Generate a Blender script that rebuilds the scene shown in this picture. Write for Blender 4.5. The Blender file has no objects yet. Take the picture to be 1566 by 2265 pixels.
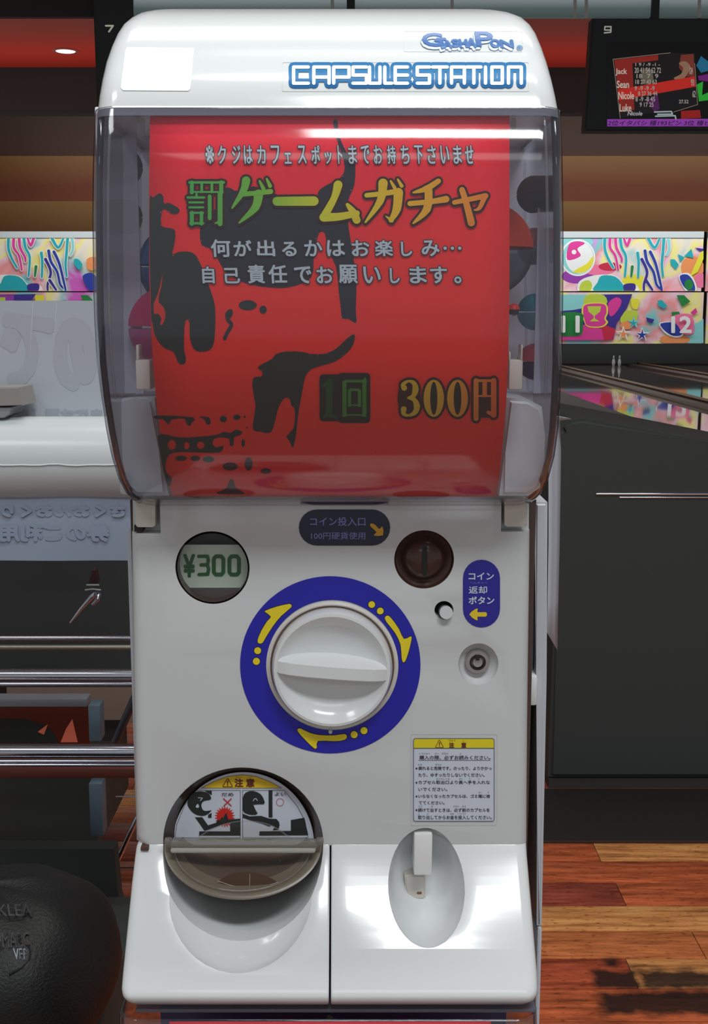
import bpy, bmesh, math, random
from mathutils import Vector, Matrix

random.seed(7)
sc = bpy.context.scene
COL = sc.collection
F, D, H = 2600.0, 0.80, 1.24                 # focal length in pixels, camera to door plane, eye height
PITCH = math.atan(432.5 / F)
CP, SP = math.cos(PITCH), math.sin(PITCH)

# ------------------------------------------------------------------ camera, world, lights, exposure
cd = bpy.data.cameras.new('camera')
cam = bpy.data.objects.new('camera', cd)
COL.objects.link(cam)
cam.location = (0, -D, H)
cam.rotation_euler = (math.pi / 2 - PITCH, 0, 0)
cd.sensor_fit = 'VERTICAL'; cd.sensor_height = 24.0
cd.lens = 24.0 * F / 2265.0
cd.clip_start = 0.02; cd.clip_end = 80
sc.camera = cam

world = bpy.data.worlds.new('world'); sc.world = world; world.use_nodes = True
bg = world.node_tree.nodes['Background']
bg.inputs[0].default_value = (0.95, 0.96, 1.0, 1); bg.inputs[1].default_value = 0.45

def area(name, loc, size, power, rot=(0, 0, 0), col=(1, 1, 1)):
    l = bpy.data.lights.new(name, 'AREA'); l.shape = 'RECTANGLE'
    l.size, l.size_y = size; l.energy = power; l.color = col
    o = bpy.data.objects.new(name, l); o.location = loc; o.rotation_euler = rot
    COL.objects.link(o); return o

CZ = 3.42                                    # ceiling height
area('ceiling_lamp', (0.55, -1.75, CZ - .03), (1.4, .45), 72, col=(.97, 1, 1))
area('ceiling_lamp', (0.25, -.29, CZ - .03), (1.3, .12), 32, col=(.97, 1, 1))
area('ceiling_lamp', (-1.4, -1.2, CZ - .03), (.6, .6), 16, col=(.97, 1, 1))
area('ceiling_lamp', (0.3, -4.6, CZ - .03), (3.2, 1.1), 34, col=(.97, 1, 1))
area('ceiling_lamp', (0.2, 0.9, CZ - .03), (2.0, .4), 26, col=(1, .95, .88))
area('lane_lamp', (1.0, 15.6, 4.2), (12, .4), 380, rot=(math.radians(38), 0, 0), col=(.97, 1, 1))
area('lane_lamp', (1.0, 10.2, 3.2), (9, .3), 45, rot=(math.radians(20), 0, 0), col=(1, .9, .8))

area('soffit_fill', (0, 8.1, 2.5), (9, .2), 12, rot=(math.pi, 0, 0), col=(1, .9, .85))  # added unseen fill behind the monitors, aimed up to brighten the red soffit
vs = sc.view_settings
vs.view_transform = 'Standard'; vs.look = 'None'; vs.exposure = -0.52; vs.gamma = 1.0
vs.use_curve_mapping = False
sc.cycles.transparent_max_bounces = 24
sc.cycles.max_bounces = 10

# ------------------------------------------------------------------ helpers
def ray(px, py):
    u = (px - 783) / F; v = (1132.5 - py) / F
    return u, CP + v * SP, -SP + v * CP
def at(px, py, Y):
    x, y, z = ray(px, py); t = (Y + D) / y
    return Vector((x * t, Y, H + z * t))
def atz(px, py, Z):
    x, y, z = ray(px, py); t = (Z - H) / z
    return Vector((x * t, -D + y * t, Z))

def lin(c):
    c /= 255.0
    return c / 12.92 if c <= .04045 else ((c + .055) / 1.055) ** 2.4
def rgb(c):
    return (lin(c[0]), lin(c[1]), lin(c[2]), 1)

MATS = {}
def mat(name, c, rough=.5, metal=0.0, spec=.5, emit=None, es=1.0, coat=0.0, bump=None):
    if name in MATS: return MATS[name]
    m = bpy.data.materials.new(name); m.use_nodes = True
    nt = m.node_tree; b = nt.nodes['Principled BSDF']
    b.inputs['Base Color'].default_value = rgb(c)
    b.inputs['Roughness'].default_value = rough
    b.inputs['Metallic'].default_value = metal
    b.inputs['Specular IOR Level'].default_value = spec
    b.inputs['Coat Weight'].default_value = coat
    if emit:
        b.inputs['Emission Color'].default_value = rgb(emit); b.inputs['Emission Strength'].default_value = es
    if bump:
        t = nt.nodes.new('ShaderNodeTexNoise'); t.inputs['Scale'].default_value = bump[0]
        k = nt.nodes.new('ShaderNodeBump'); k.inputs['Strength'].default_value = bump[1]
        k.inputs['Distance'].default_value = .002
        nt.links.new(t.outputs['Fac'], k.inputs['Height']); nt.links.new(k.outputs['Normal'], b.inputs['Normal'])
    MATS[name] = m
    return m

def ramp_mat(name, stops, axis=0, rough=.5, emit=0.0):
    m = bpy.data.materials.new(name); m.use_nodes = True; nt = m.node_tree
    b = nt.nodes['Principled BSDF']; b.inputs['Roughness'].default_value = rough; b.inputs['Specular IOR Level'].default_value = .12
    tc = nt.nodes.new('ShaderNodeTexCoord'); sp = nt.nodes.new('ShaderNodeSeparateXYZ')
    r = nt.nodes.new('ShaderNodeValToRGB')
    nt.links.new(tc.outputs['Generated'], sp.inputs[0]); nt.links.new(sp.outputs[axis], r.inputs[0])
    e = r.color_ramp.elements
    e[0].position, e[0].color = stops[0][0], rgb(stops[0][1])
    e[1].position, e[1].color = stops[-1][0], rgb(stops[-1][1])
    for p, c in stops[1:-1]:
        n = e.new(p); n.color = rgb(c)
    nt.links.new(r.outputs[0], b.inputs['Base Color'])
    if emit:
        nt.links.new(r.outputs[0], b.inputs['Emission Color']); b.inputs['Emission Strength'].default_value = emit
    MATS[name] = m
    return m

def clear_mat(name, tint, edge, gloss=1.0, rough=.03, milk=0.0, milkc=(200, 205, 210), e0=.45):
    """thin clear plastic: light passes straight through, more is absorbed and mirrored the more obliquely it is met"""
    m = bpy.data.materials.new(name); m.use_nodes = True; nt = m.node_tree
    for n in list(nt.nodes): nt.nodes.remove(n)
    out = nt.nodes.new('ShaderNodeOutputMaterial')
    lw = nt.nodes.new('ShaderNodeLayerWeight'); lw.inputs['Blend'].default_value = .5
    r = nt.nodes.new('ShaderNodeValToRGB')
    r.color_ramp.elements[0].position = e0; r.color_ramp.elements[0].color = rgb(tint)
    r.color_ramp.elements[1].position = .97; r.color_ramp.elements[1].color = rgb(edge)
    nt.links.new(lw.outputs['Facing'], r.inputs[0])
    tr = nt.nodes.new('ShaderNodeBsdfTransparent'); nt.links.new(r.outputs[0], tr.inputs[0])
    gl = nt.nodes.new('ShaderNodeBsdfGlossy'); gl.inputs['Roughness'].default_value = rough
    fr = nt.nodes.new('ShaderNodeFresnel'); fr.inputs['IOR'].default_value = 1.49
    mu = nt.nodes.new('ShaderNodeMath'); mu.operation = 'MULTIPLY'; mu.inputs[1].default_value = gloss
    mu.use_clamp = True
    nt.links.new(fr.outputs[0], mu.inputs[0])
    ge = nt.nodes.new('ShaderNodeNewGeometry'); iv = nt.nodes.new('ShaderNodeMath'); iv.operation = 'SUBTRACT'; iv.inputs[0].default_value = 1
    nt.links.new(ge.outputs['Backfacing'], iv.inputs[1])
    mb = nt.nodes.new('ShaderNodeMath'); mb.operation = 'MULTIPLY'
    nt.links.new(mu.outputs[0], mb.inputs[0]); nt.links.new(iv.outputs[0], mb.inputs[1]); mu = mb
    mx = nt.nodes.new('ShaderNodeMixShader')
    nt.links.new(mu.outputs[0], mx.inputs[0]); nt.links.new(tr.outputs[0], mx.inputs[1]); nt.links.new(gl.outputs[0], mx.inputs[2])
    last = mx
    if milk:
        df = nt.nodes.new('ShaderNodeBsdfDiffuse'); df.inputs[0].default_value = rgb(milkc)
        m2 = nt.nodes.new('ShaderNodeMixShader'); m2.inputs[0].default_value = milk
        nt.links.new(mx.outputs[0], m2.inputs[1]); nt.links.new(df.outputs[0], m2.inputs[2]); last = m2
    nt.links.new(last.outputs[0], out.inputs[0])
    MATS[name] = m
    return m

def empty(name, loc=(0, 0, 0), label=None, cat=None, group=None):
    o = bpy.data.objects.new(name, None); COL.objects.link(o); o.location = loc
    o.empty_display_size = .05
    if label: tag(o, label, cat, group)
    return o
def tag(o, label=None, cat=None, group=None, kind=None):
    if label: o['label'] = label
    if cat: o['category'] = cat
    if group: o['group'] = group
    if kind: o['kind'] = kind
    return o

def link(name, me, m, parent=None, smooth=False, label=None):
    o = bpy.data.objects.new(name, me); COL.objects.link(o)
    if m is not None and not me.materials: me.materials.append(m)
    if smooth:
        me.polygons.foreach_set('use_smooth', [True] * len(me.polygons))
        me.set_sharp_from_angle(angle=math.radians(38))
    if parent is not None:
        o.parent = parent
        w = parent.matrix_basis.copy(); p = parent.parent
        while p is not None: w = p.matrix_basis @ w; p = p.parent
        o.matrix_basis = w.inverted()
    if label: o['label'] = label
    return o
def from_py(name, V, Fc, m, parent=None, smooth=False, label=None, fix=True):
    me = bpy.data.meshes.new(name); me.from_pydata([tuple(v) for v in V], [], Fc); me.update()
    if fix:
        bm = bmesh.new(); bm.from_mesh(me); bmesh.ops.recalc_face_normals(bm, faces=bm.faces); bm.to_mesh(me); bm.free()
    return link(name, me, m, parent, smooth, label)
def from_bm(name, bm, m, parent=None, smooth=False, label=None):
    me = bpy.data.meshes.new(name); bmesh.ops.recalc_face_normals(bm, faces=bm.faces); bm.to_mesh(me); bm.free()
    return link(name, me, m, parent, smooth, label)

def loft(rings, closed=True, cap0=True, cap1=True):
    V, Fc = [], []
    n = len(rings[0])
    for r in rings: V += [Vector(v) for v in r]
    for i in range(len(rings) - 1):
        for j in range(n if closed else n - 1):
            k = (j + 1) % n
            Fc.append((i * n + j, i * n + k, (i + 1) * n + k, (i + 1) * n + j))
    if cap0: Fc.append(tuple(range(n)))
    if cap1: Fc.append(tuple((len(rings) - 1) * n + j for j in range(n)))
    return V, Fc

def box_bm(x0, x1, y0, y1, z0, z1, bevel=0, seg=2):
    bm = bmesh.new()
    bmesh.ops.create_cube(bm, size=1)
    for v in bm.verts:
        v.co = Vector((x0 + (v.co.x + .5) * (x1 - x0), y0 + (v.co.y + .5) * (y1 - y0), z0 + (v.co.z + .5) * (z1 - z0)))
    if bevel: bmesh.ops.bevel(bm, geom=bm.edges[:], offset=bevel, segments=seg, affect='EDGES', profile=.5)
    return bm
def box(name, x0, x1, y0, y1, z0, z1, m, parent=None, bevel=0, label=None):
    return from_bm(name, box_bm(x0, x1, y0, y1, z0, z1, bevel), m, parent, bool(bevel), label)
def pbox(name, x0, y0, x1, y1, Y, Y2, m, parent=None, bevel=0, label=None):
    """box whose front face, at depth Y, covers the given rectangle of pixels"""
    a = at(x0, y1, Y); b = at(x1, y0, Y)
    return box(name, a.x, b.x, Y, Y2, a.z, b.z, m, parent, bevel, label)

def prism(name, pts, Y, Y2, m, parent=None, bevel=0, label=None, hole=None):
    """outline in pixels at depth Y, extruded straight back to Y2"""
    P = [at(x, y, Y) for x, y in pts]; n = len(P)
    V = P + [Vector((p.x, Y2, p.z)) for p in P]
    bm = bmesh.new(); vs_ = [bm.verts.new(v) for v in V]
    bm.faces.new(vs_[:n]); bm.faces.new(vs_[n:])
    for i in range(n): bm.faces.new((vs_[i], vs_[(i + 1) % n], vs_[n + (i + 1) % n], vs_[n + i]))
    if bevel: bmesh.ops.bevel(bm, geom=[e for e in bm.edges if abs(e.verts[0].co.y - e.verts[1].co.y) < 1e-6 and e.verts[0].co.y < Y + 1e-5], offset=bevel, segments=3, affect='EDGES')
    return from_bm(name, bm, m, parent, bool(bevel), label)

def lathe(name, c, prof, m, parent=None, axis='-Y', seg=48, label=None, sx=1.0):
    """profile of (radius, height) turned about c; height runs along axis"""
    V, Fc = [], []
    for r, h in prof:
        for k in range(seg):
            a = 2 * math.pi * k / seg
            if axis == '-Y': V.append((c[0] + r * math.cos(a) * sx, c[1] - h, c[2] + r * math.sin(a)))
            else: V.append((c[0] + r * math.cos(a), c[1] + r * math.sin(a), c[2] + h))
    for i in range(len(prof) - 1):
        for k in range(seg):
            j = (k + 1) % seg
            Fc.append((i * seg + k, i * seg + j, (i + 1) * seg + j, (i + 1) * seg + k))
    me = bpy.data.meshes.new(name); me.from_pydata(V, [], Fc)
    bm = bmesh.new(); bm.from_mesh(me); bmesh.ops.remove_doubles(bm, verts=bm.verts, dist=1e-7)
    bmesh.ops.recalc_face_normals(bm, faces=bm.faces); bm.to_mesh(me); bm.free()
    return link(name, me, m, parent, True, label)

def tube_bm(bm, pts, r, seg=12):
    pts = [Vector(p) for p in pts]; rings = []
    rr = r if isinstance(r, (list, tuple)) else [r] * len(pts)
    up = Vector((0, 0, 1))
    t0 = (pts[1] - pts[0]).normalized()
    if abs(t0.z) > .95: up = Vector((0, 1, 0))
    n = (up - t0 * up.dot(t0)).normalized()
    for i, p in enumerate(pts):
        t = (pts[min(i + 1, len(pts) - 1)] - pts[max(i - 1, 0)]).normalized()
        n = (n - t * n.dot(t)).normalized(); b = t.cross(n)
        rings.append([bm.verts.new(p + (n * math.cos(2 * math.pi * k / seg) + b * math.sin(2 * math.pi * k / seg)) * rr[i]) for k in range(seg)])
    for i in range(len(rings) - 1):
        for k in range(seg):
            bm.faces.new((rings[i][k], rings[i][(k + 1) % seg], rings[i + 1][(k + 1) % seg], rings[i + 1][k]))
    bm.faces.new(rings[0]); bm.faces.new(rings[-1])
def tube(name, pts, r, m, parent=None, seg=16, label=None):
    bm = bmesh.new(); tube_bm(bm, pts, r, seg)
    return from_bm(name, bm, m, parent, True, label)

def boolean(o, cutters, bevel=0.0, op='DIFFERENCE'):
    for c in cutters:
        md = o.modifiers.new('b', 'BOOLEAN'); md.operation = op; md.solver = 'EXACT'; md.object = c
    if bevel:
        md = o.modifiers.new('v', 'BEVEL'); md.width = bevel; md.segments = 3; md.limit_method = 'ANGLE'; md.angle_limit = math.radians(35)
    dg = bpy.context.evaluated_depsgraph_get(); dg.update()
    me = bpy.data.meshes.new_from_object(o.evaluated_get(dg))
    o.modifiers.clear(); old = o.data; o.data = me; me.name = o.name
    me.polygons.foreach_set('use_smooth', [True] * len(me.polygons))
    me.set_sharp_from_angle(angle=math.radians(32))
    for c in cutters: bpy.data.objects.remove(c)
    return o

# ---- flat print: shapes drawn in 2D, then laid onto a surface
def circle(cx, cy, rx, ry=None, n=36, a0=0, a1=360):
    ry = rx if ry is None else ry
    full = abs(a1 - a0) >= 360
    return [(cx + rx * math.cos(math.radians(a0 + (a1 - a0) * k / (n if full else n - 1))),
             cy + ry * math.sin(math.radians(a0 + (a1 - a0) * k / (n if full else n - 1)))) for k in range(n)]
def smooth(pts, k=4, closed=True):
    out = []; n = len(pts)
    for i in range(n if closed else n - 1):
        p0 = pts[(i - 1) % n] if closed or i > 0 else pts[0]
        p1 = pts[i]; p2 = pts[(i + 1) % n]
        p3 = pts[(i + 2) % n] if closed or i + 2 < n else pts[-1]
        for j in range(k):
            t = j / k
            out.append(tuple(.5 * (2 * p1[d] + (p2[d] - p0[d]) * t + (2 * p0[d] - 5 * p1[d] + 4 * p2[d] - p3[d]) * t * t + (3 * p1[d] - p0[d] - 3 * p2[d] + p3[d]) * t ** 3) for d in (0, 1)))
    if not closed: out.append(tuple(pts[-1][:2]))
    return out
def rrect(x0, y0, x1, y1, r, n=6):
    out = []
    for cx, cy, a in ((x1 - r, y0 + r, -90), (x1 - r, y1 - r, 0), (x0 + r, y1 - r, 90), (x0 + r, y0 + r, 180)):
        out += [(cx + r * math.cos(math.radians(a + 90 * k / n)), cy + r * math.sin(math.radians(a + 90 * k / n))) for k in range(n + 1)]
    return out

class Ink:
    """2D shapes as triangles"""
    def __init__(s): s.bm = bmesh.new(); s.n = 0
    def nz(s): s.n = (s.n + 1) % 40; return s.n
    def poly(s, pts, holes=()):
        bm = s.bm; edges = []; z = s.nz()
        for ring in (pts,) + tuple(holes):
            ring = [p for i, p in enumerate(ring) if abs(p[0] - ring[i - 1][0]) + abs(p[1] - ring[i - 1][1]) > 1e-4]
            vv = [bm.verts.new((x, y, z)) for x, y in ring]
            edges += [bm.edges.new((vv[i], vv[(i + 1) % len(vv)])) for i in range(len(vv))]
        bmesh.ops.triangle_fill(bm, use_beauty=True, use_dissolve=False, edges=edges)
        return s
    def ring(s, outer, inner):
        bm = s.bm; a = [bm.verts.new((x, y, 0)) for x, y in outer]; b = [bm.verts.new((x, y, 0)) for x, y in inner]
        n = len(a)
        for i in range(n): bm.faces.new((a[i], a[(i + 1) % n], b[(i + 1) % n], b[i]))
        return s
    def stroke(s, pts, w, cap=True, extra=0.0):
        bm = s.bm; n = len(pts)
        ww = list(w) if isinstance(w, (list, tuple)) else [w] * n
        if len(ww) < n: ww = [ww[0] + (ww[-1] - ww[0]) * i / (n - 1) for i in range(n)]
        ww = [x / 2 + extra for x in ww]
        for i in range(n - 1):
            (x0, y0), (x1, y1) = pts[i][:2], pts[i + 1][:2]
            L = math.hypot(x1 - x0, y1 - y0) or 1e-6; nx, ny = -(y1 - y0) / L, (x1 - x0) / L
            q = [(x0 + nx * ww[i], y0 + ny * ww[i]), (x1 + nx * ww[i + 1], y1 + ny * ww[i + 1]), (x1 - nx * ww[i + 1], y1 - ny * ww[i + 1]), (x0 - nx * ww[i], y0 - ny * ww[i])]
            z = s.nz(); bm.faces.new([bm.verts.new((a, b, z)) for a, b in q])
        for i in range(n):
            if (cap or 0 < i < n - 1) and ww[i] > .05:
                z = s.nz(); bm.faces.new([bm.verts.new((a, b, z)) for a, b in circle(pts[i][0], pts[i][1], ww[i], n=12)])
        return s
    def text(s, body, x0, y0, x1, y1, bold=0.0, shear=0.0, mirror=False, ring=8):
        src = glyphs(body)
        if not src: return s
        co, fc = src
        mx0 = min(c[0] for c in co); mx1 = max(c[0] for c in co); my0 = min(c[1] for c in co); my1 = max(c[1] for c in co)
        offs = [(0, 0)] + ([(bold * math.cos(2 * math.pi * k / ring), bold * math.sin(2 * math.pi * k / ring)) for k in range(ring)] if bold else [])
        for q_, (dx, dy) in enumerate(offs):
            vv = []
            for c in co:
                u = (c[0] - mx0) / (mx1 - mx0); v = (c[1] - my0) / (my1 - my0)
                if mirror: u = 1 - u
                vv.append(s.bm.verts.new((x0 + u * (x1 - x0) + dx + shear * (v - .5) * (y1 - y0), y1 - v * (y1 - y0) + dy, q_ * 2)))
            for f in fc:
                try: s.bm.faces.new([vv[i] for i in f])
                except ValueError: pass
        return s

GL = {}
def glyphs(body):
    if body in GL: return GL[body]
    cu = bpy.data.curves.new('t', 'FONT'); cu.body = body; cu.resolution_u = 3
    ob = bpy.data.objects.new('t', cu); COL.objects.link(ob)
    dg = bpy.context.evaluated_depsgraph_get()
    me = bpy.data.meshes.new_from_object(ob.evaluated_get(dg))
    r = ([(v.co.x, v.co.y) for v in me.vertices], [tuple(p.vertices) for p in me.polygons])
    bpy.data.objects.remove(ob); bpy.data.meshes.remove(me)
    GL[body] = r if r[0] else None
    return GL[body]

def lay(name, ink, surf, m, parent, off=.0003, cut=0, label=None, clip=None):
    """put flat print on a surface: surf(px, py, off) gives the point"""
    bm = ink.bm
    if clip:
        for co, no in (((clip[0], 0, 0), (-1, 0, 0)), ((clip[2], 0, 0), (1, 0, 0)), ((0, clip[1], 0), (0, -1, 0)), ((0, clip[3], 0), (0, 1, 0))):
            bmesh.ops.bisect_plane(bm, geom=bm.verts[:] + bm.edges[:] + bm.faces[:], plane_co=co, plane_no=no, clear_outer=True)
    if cut:
        ys = [v.co.y for v in bm.verts]; y = min(ys) + cut
        while y < max(ys):
            bmesh.ops.bisect_plane(bm, geom=bm.verts[:] + bm.edges[:] + bm.faces[:], plane_co=(0, y, 0), plane_no=(0, 1, 0)); y += cut
    st_ = 5e-6 if clip else 2.5e-6
    for v in bm.verts: v.co = surf(v.co.x, v.co.y, off + v.co.z * st_)
    me = bpy.data.meshes.new(name); bm.normal_update()
    flip = [f for f in bm.faces if f.normal.y > 0]
    if flip: bmesh.ops.reverse_faces(bm, faces=flip)
    bm.to_mesh(me); bm.free()
    return link(name, me, m, parent, False, label)

def plane_surf(Y):
    return lambda x, y, off=0: at(x, y, Y - off)

def interp(tab, x):
    if x <= tab[0][0]: return tab[0][1]
    for (a, b), (c, d) in zip(tab, tab[1:]):
        if x <= c: return b + (d - b) * (x - a) / (c - a)
    return tab[-1][1]
def dense(tab, k=4):
    return smooth(tab, k, closed=False)

# ------------------------------------------------------------------ materials
WHITE = mat('white_plastic', (224, 227, 228), .16, spec=.5, coat=.25)
DOORW = mat('door_shaded_plastic', (207, 210, 211), .22, spec=.5)  # same plastic as WHITE, with the door's shade put into a darker tone
IVORY = mat('ivory_plastic', (214, 208, 198), .3)
FRAMEW = mat('pale_grey_metal', (196, 200, 208), .4)
DARK = mat('dark_gap', (40, 30, 28), .7)
BLACK = mat('black_ink', (48, 52, 51), .6, spec=.2)
NAVY = mat('navy_ink', (34, 38, 104), .35)
BLUE = mat('blue_ink', (36, 36, 168), .3)
YELLOW = mat('yellow_ink', (236, 214, 40), .35)
PAPER = mat('sticker_paper', (206, 212, 226), .4)
PALE = mat('pale_ink', (196, 206, 214), .5)
LILAC = mat('lilac_ink', (136, 136, 206), .5)
POSTER_RED = mat('poster_red', (232, 48, 46), .5)
BROWN = mat('brown_plastic', (70, 46, 40), .2)
CHROME = mat('chrome', (226, 228, 236), .12, metal=1.0)
BLK = mat('black_panel', (62, 67, 66), .55, spec=.25)
BLKG = mat('black_gloss', (34, 36, 36), .2, spec=.5)
HOOD = clear_mat('clear_hood_plastic', (251, 251, 253), (130, 126, 150), gloss=1.5, rough=.085, milk=.02, milkc=(200, 205, 215), e0=.72)
CLEAR = clear_mat('clear_plastic', (240, 240, 238), (120, 118, 112), gloss=1.3, rough=.05, milk=.10)

# ------------------------------------------------------------------ the setting
def setting(o): o['kind'] = 'structure'; return o

# ceiling and bulkheads above the lanes
CEILW = mat('ceiling_panel_white', (205, 212, 214), .6)
CEILD = mat('ceiling_dark', (58, 52, 50), .8)
REDP = mat('red_soffit', (236, 72, 54), .5)
ce = setting(empty('ceiling')); 
def flat(name, x0, x1, y0, y1, z, t, m, parent):
    return box(name, x0, x1, y0, y1, z, z + t, m, parent)
flat('ceiling_board', -9, 9, -7, 7.0, CZ, .05, CEILW, ce)
# glass-like pale strip above the monitors and the dark ceiling beside it
sx0 = at(292, 20, 7.05).x
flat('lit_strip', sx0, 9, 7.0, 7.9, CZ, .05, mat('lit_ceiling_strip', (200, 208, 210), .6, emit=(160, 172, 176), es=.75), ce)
flat('dark_strip', -9, sx0, 7.0, 7.9, CZ - .02, .07, CEILD, ce)
zs = at(783, 40, 7.1).z
so = setting(empty('trim_1'))
box('red_board', -9, 9, 7.1, 8.6, zs, zs + .05, REDP, so)
box('fascia_board', -9, sx0, 7.05, 7.1, zs - .004, zs + .14, CEILD, so)
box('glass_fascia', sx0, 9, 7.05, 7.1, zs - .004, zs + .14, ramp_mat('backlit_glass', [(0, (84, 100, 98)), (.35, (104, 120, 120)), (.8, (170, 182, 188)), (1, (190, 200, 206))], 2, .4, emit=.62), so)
for px in (1272, 1297, 1547, 735, 1000):
    tube('hanger_rod', [at(px, 40, 7.0), at(px, -40, 7.0)], .011, mat('hanger_white', (214, 216, 210), .5), so, 8)
d1 = setting(empty('trim_2'))
zb = at(783, 250, 8.6).z
box('dark_board', -10, 10, 8.6, 8.75, zb, zs + .1, mat('dark_bulkhead', (58, 60, 60), .7), d1)
d2 = setting(empty('trim_3'))
YB = 17.2
def band(name, y0, y1, Y, m, parent):
    a = at(783, y1, Y).z; b = at(783, y0, Y).z
    return box(name, -16, 16, Y, Y + .25, a, b, m, parent)
def band_mat(name, lo, hi):
    m = ramp_mat(name, [(0, lo), (1, hi)], 2, .6); return m
band('dark_brown_board', 200, 347, YB + .5, band_mat('band_brown', (54, 34, 29), (50, 40, 33)), d2)
d3 = setting(empty('trim_4')); band('tan_board', 345, 447, YB + .3, ramp_mat('band_tan', [(0, (82, 42, 26)), (.35, (78, 38, 24)), (1, (90, 62, 32))], 2), d3)
d4 = setting(empty('trim_5')); band('tan_board', 445, 513, YB + .1, ramp_mat('band_tan_low', [(0, (82, 54, 30)), (1, (94, 68, 38))], 2), d4)

dl = empty('downlight', at(145, 112, 7.3) , 'small round white downlight glowing in the red soffit', 'lamp')
pz = atz(145, 112, zs)
dl.location = pz
lathe('lamp_glass', (pz.x, pz.y, zs - .006), [(0, 0), (.068, 0), (.072, .006)], mat('lamp_glow', (255, 255, 255), .5, emit=(255, 252, 250), es=2.2), dl, 'Z', 24)
lathe('lamp_ring', (pz.x, pz.y, zs - .008), [(.074, .0), (.095, .003), (.096, .008)], mat('lamp_ring', (200, 110, 100), .4), dl, 'Z', 24)

# floor
fl = setting(empty('floor'))
box('floor_slab', -6, 6, -3, 19, -.05, -.004, mat('floor_base', (134, 112, 96), .5), fl)
def plank_mat(i, dark=False):
    base = [(196, 98, 58), (178, 82, 52), (156, 72, 54), (226, 150, 88), (206, 118, 68)][i]
    m = bpy.data.materials.new('plank_wood_%s' % 'abcde'[i]); m.use_nodes = True; nt = m.node_tree
    b = nt.nodes['Principled BSDF']; b.inputs['Roughness'].default_value = .38
    tc = nt.nodes.new('ShaderNodeTexCoord'); mp = nt.nodes.new('ShaderNodeMapping'); mp.inputs['Scale'].default_value = (2.2, 22, 1)
    mp.inputs['Location'].default_value = (i * 3.1, i * 1.7, 0)
    nt.links.new(tc.outputs['Object'], mp.inputs[0])
    n1 = nt.nodes.new('ShaderNodeTexNoise'); n1.inputs['Scale'].default_value = 2.6; n1.inputs['Detail'].default_value = 7; n1.inputs['Roughness'].default_value = .68
    nt.links.new(mp.outputs[0], n1.inputs['Vector'])
    r = nt.nodes.new('ShaderNodeValToRGB'); e = r.color_ramp.elements
    e[0].position, e[0].color = .30, rgb(tuple(int(c * .55) for c in base))
    e[1].position, e[1].color = .72, rgb(tuple(min(255, int(c * 1.22 + 12)) for c in base))
    k = e.new(.5); k.color = rgb(base)
    nt.links.new(n1.outputs['Fac'], r.inputs[0])
    mp2 = nt.nodes.new('ShaderNodeMapping'); mp2.inputs['Scale'].default_value = (34, 90, 1)
    nt.links.new(tc.outputs['Object'], mp2.inputs[0])
    n2 = nt.nodes.new('ShaderNodeTexNoise'); n2.inputs['Scale'].default_value = 1.6; n2.inputs['Detail'].default_value = 4
    nt.links.new(mp2.outputs[0], n2.inputs['Vector'])
    r2 = nt.nodes.new('ShaderNodeValToRGB'); r2.color_ramp.elements[0].position = .30; r2.color_ramp.elements[1].position = .42
    r2.color_ramp.elements[0].color = (.42, .30, .26, 1); r2.color_ramp.elements[1].color = (1, 1, 1, 1)
    nt.links.new(n2.outputs['Fac'], r2.inputs[0])
    mx = nt.nodes.new('ShaderNodeMix'); mx.data_type = 'RGBA'; mx.blend_type = 'MULTIPLY'; mx.inputs['Factor'].default_value = .8
    nt.links.new(r.outputs[0], mx.inputs['A']); nt.links.new(r2.outputs[0], mx.inputs['B'])
    # dark marks with ragged soft edges, each at its own place on the boards
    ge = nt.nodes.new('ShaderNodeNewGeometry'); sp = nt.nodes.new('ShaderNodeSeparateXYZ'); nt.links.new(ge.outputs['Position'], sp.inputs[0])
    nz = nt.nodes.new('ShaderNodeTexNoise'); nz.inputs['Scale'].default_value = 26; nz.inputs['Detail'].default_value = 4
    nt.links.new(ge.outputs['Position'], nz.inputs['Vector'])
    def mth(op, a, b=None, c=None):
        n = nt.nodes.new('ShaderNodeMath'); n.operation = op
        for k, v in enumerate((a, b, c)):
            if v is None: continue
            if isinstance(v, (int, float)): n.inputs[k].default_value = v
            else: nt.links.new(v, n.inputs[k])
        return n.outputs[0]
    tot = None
    for x0, x1, y0, y1 in DARK_MARKS:
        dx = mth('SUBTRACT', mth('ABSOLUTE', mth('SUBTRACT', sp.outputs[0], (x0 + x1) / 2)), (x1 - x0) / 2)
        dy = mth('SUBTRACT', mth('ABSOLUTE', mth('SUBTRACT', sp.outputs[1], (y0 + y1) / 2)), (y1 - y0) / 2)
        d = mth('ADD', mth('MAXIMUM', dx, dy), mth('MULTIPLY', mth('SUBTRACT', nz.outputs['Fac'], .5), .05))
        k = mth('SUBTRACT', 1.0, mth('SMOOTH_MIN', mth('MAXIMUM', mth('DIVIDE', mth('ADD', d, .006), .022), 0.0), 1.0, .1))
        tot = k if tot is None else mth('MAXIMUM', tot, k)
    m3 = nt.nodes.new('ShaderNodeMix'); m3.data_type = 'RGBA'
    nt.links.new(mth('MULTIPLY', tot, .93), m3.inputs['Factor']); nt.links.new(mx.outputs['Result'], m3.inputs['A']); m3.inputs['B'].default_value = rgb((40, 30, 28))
    nt.links.new(m3.outputs['Result'], b.inputs['Base Color'])
    return m
def dark_mark(px0, py0, px1, py1):
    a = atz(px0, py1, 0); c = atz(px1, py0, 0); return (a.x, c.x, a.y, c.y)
DARK_MARKS = [dark_mark(1325, 2150, 1402, 2184), dark_mark(1425, 2150, 1600, 2184), dark_mark(1345, 2196, 1640, 2240), dark_mark(1345, 2124, 1362, 2136)]
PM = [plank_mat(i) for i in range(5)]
PW = .1043
rows = [1.327 - PW * 9 + PW * k for k in range(22)]
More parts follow.
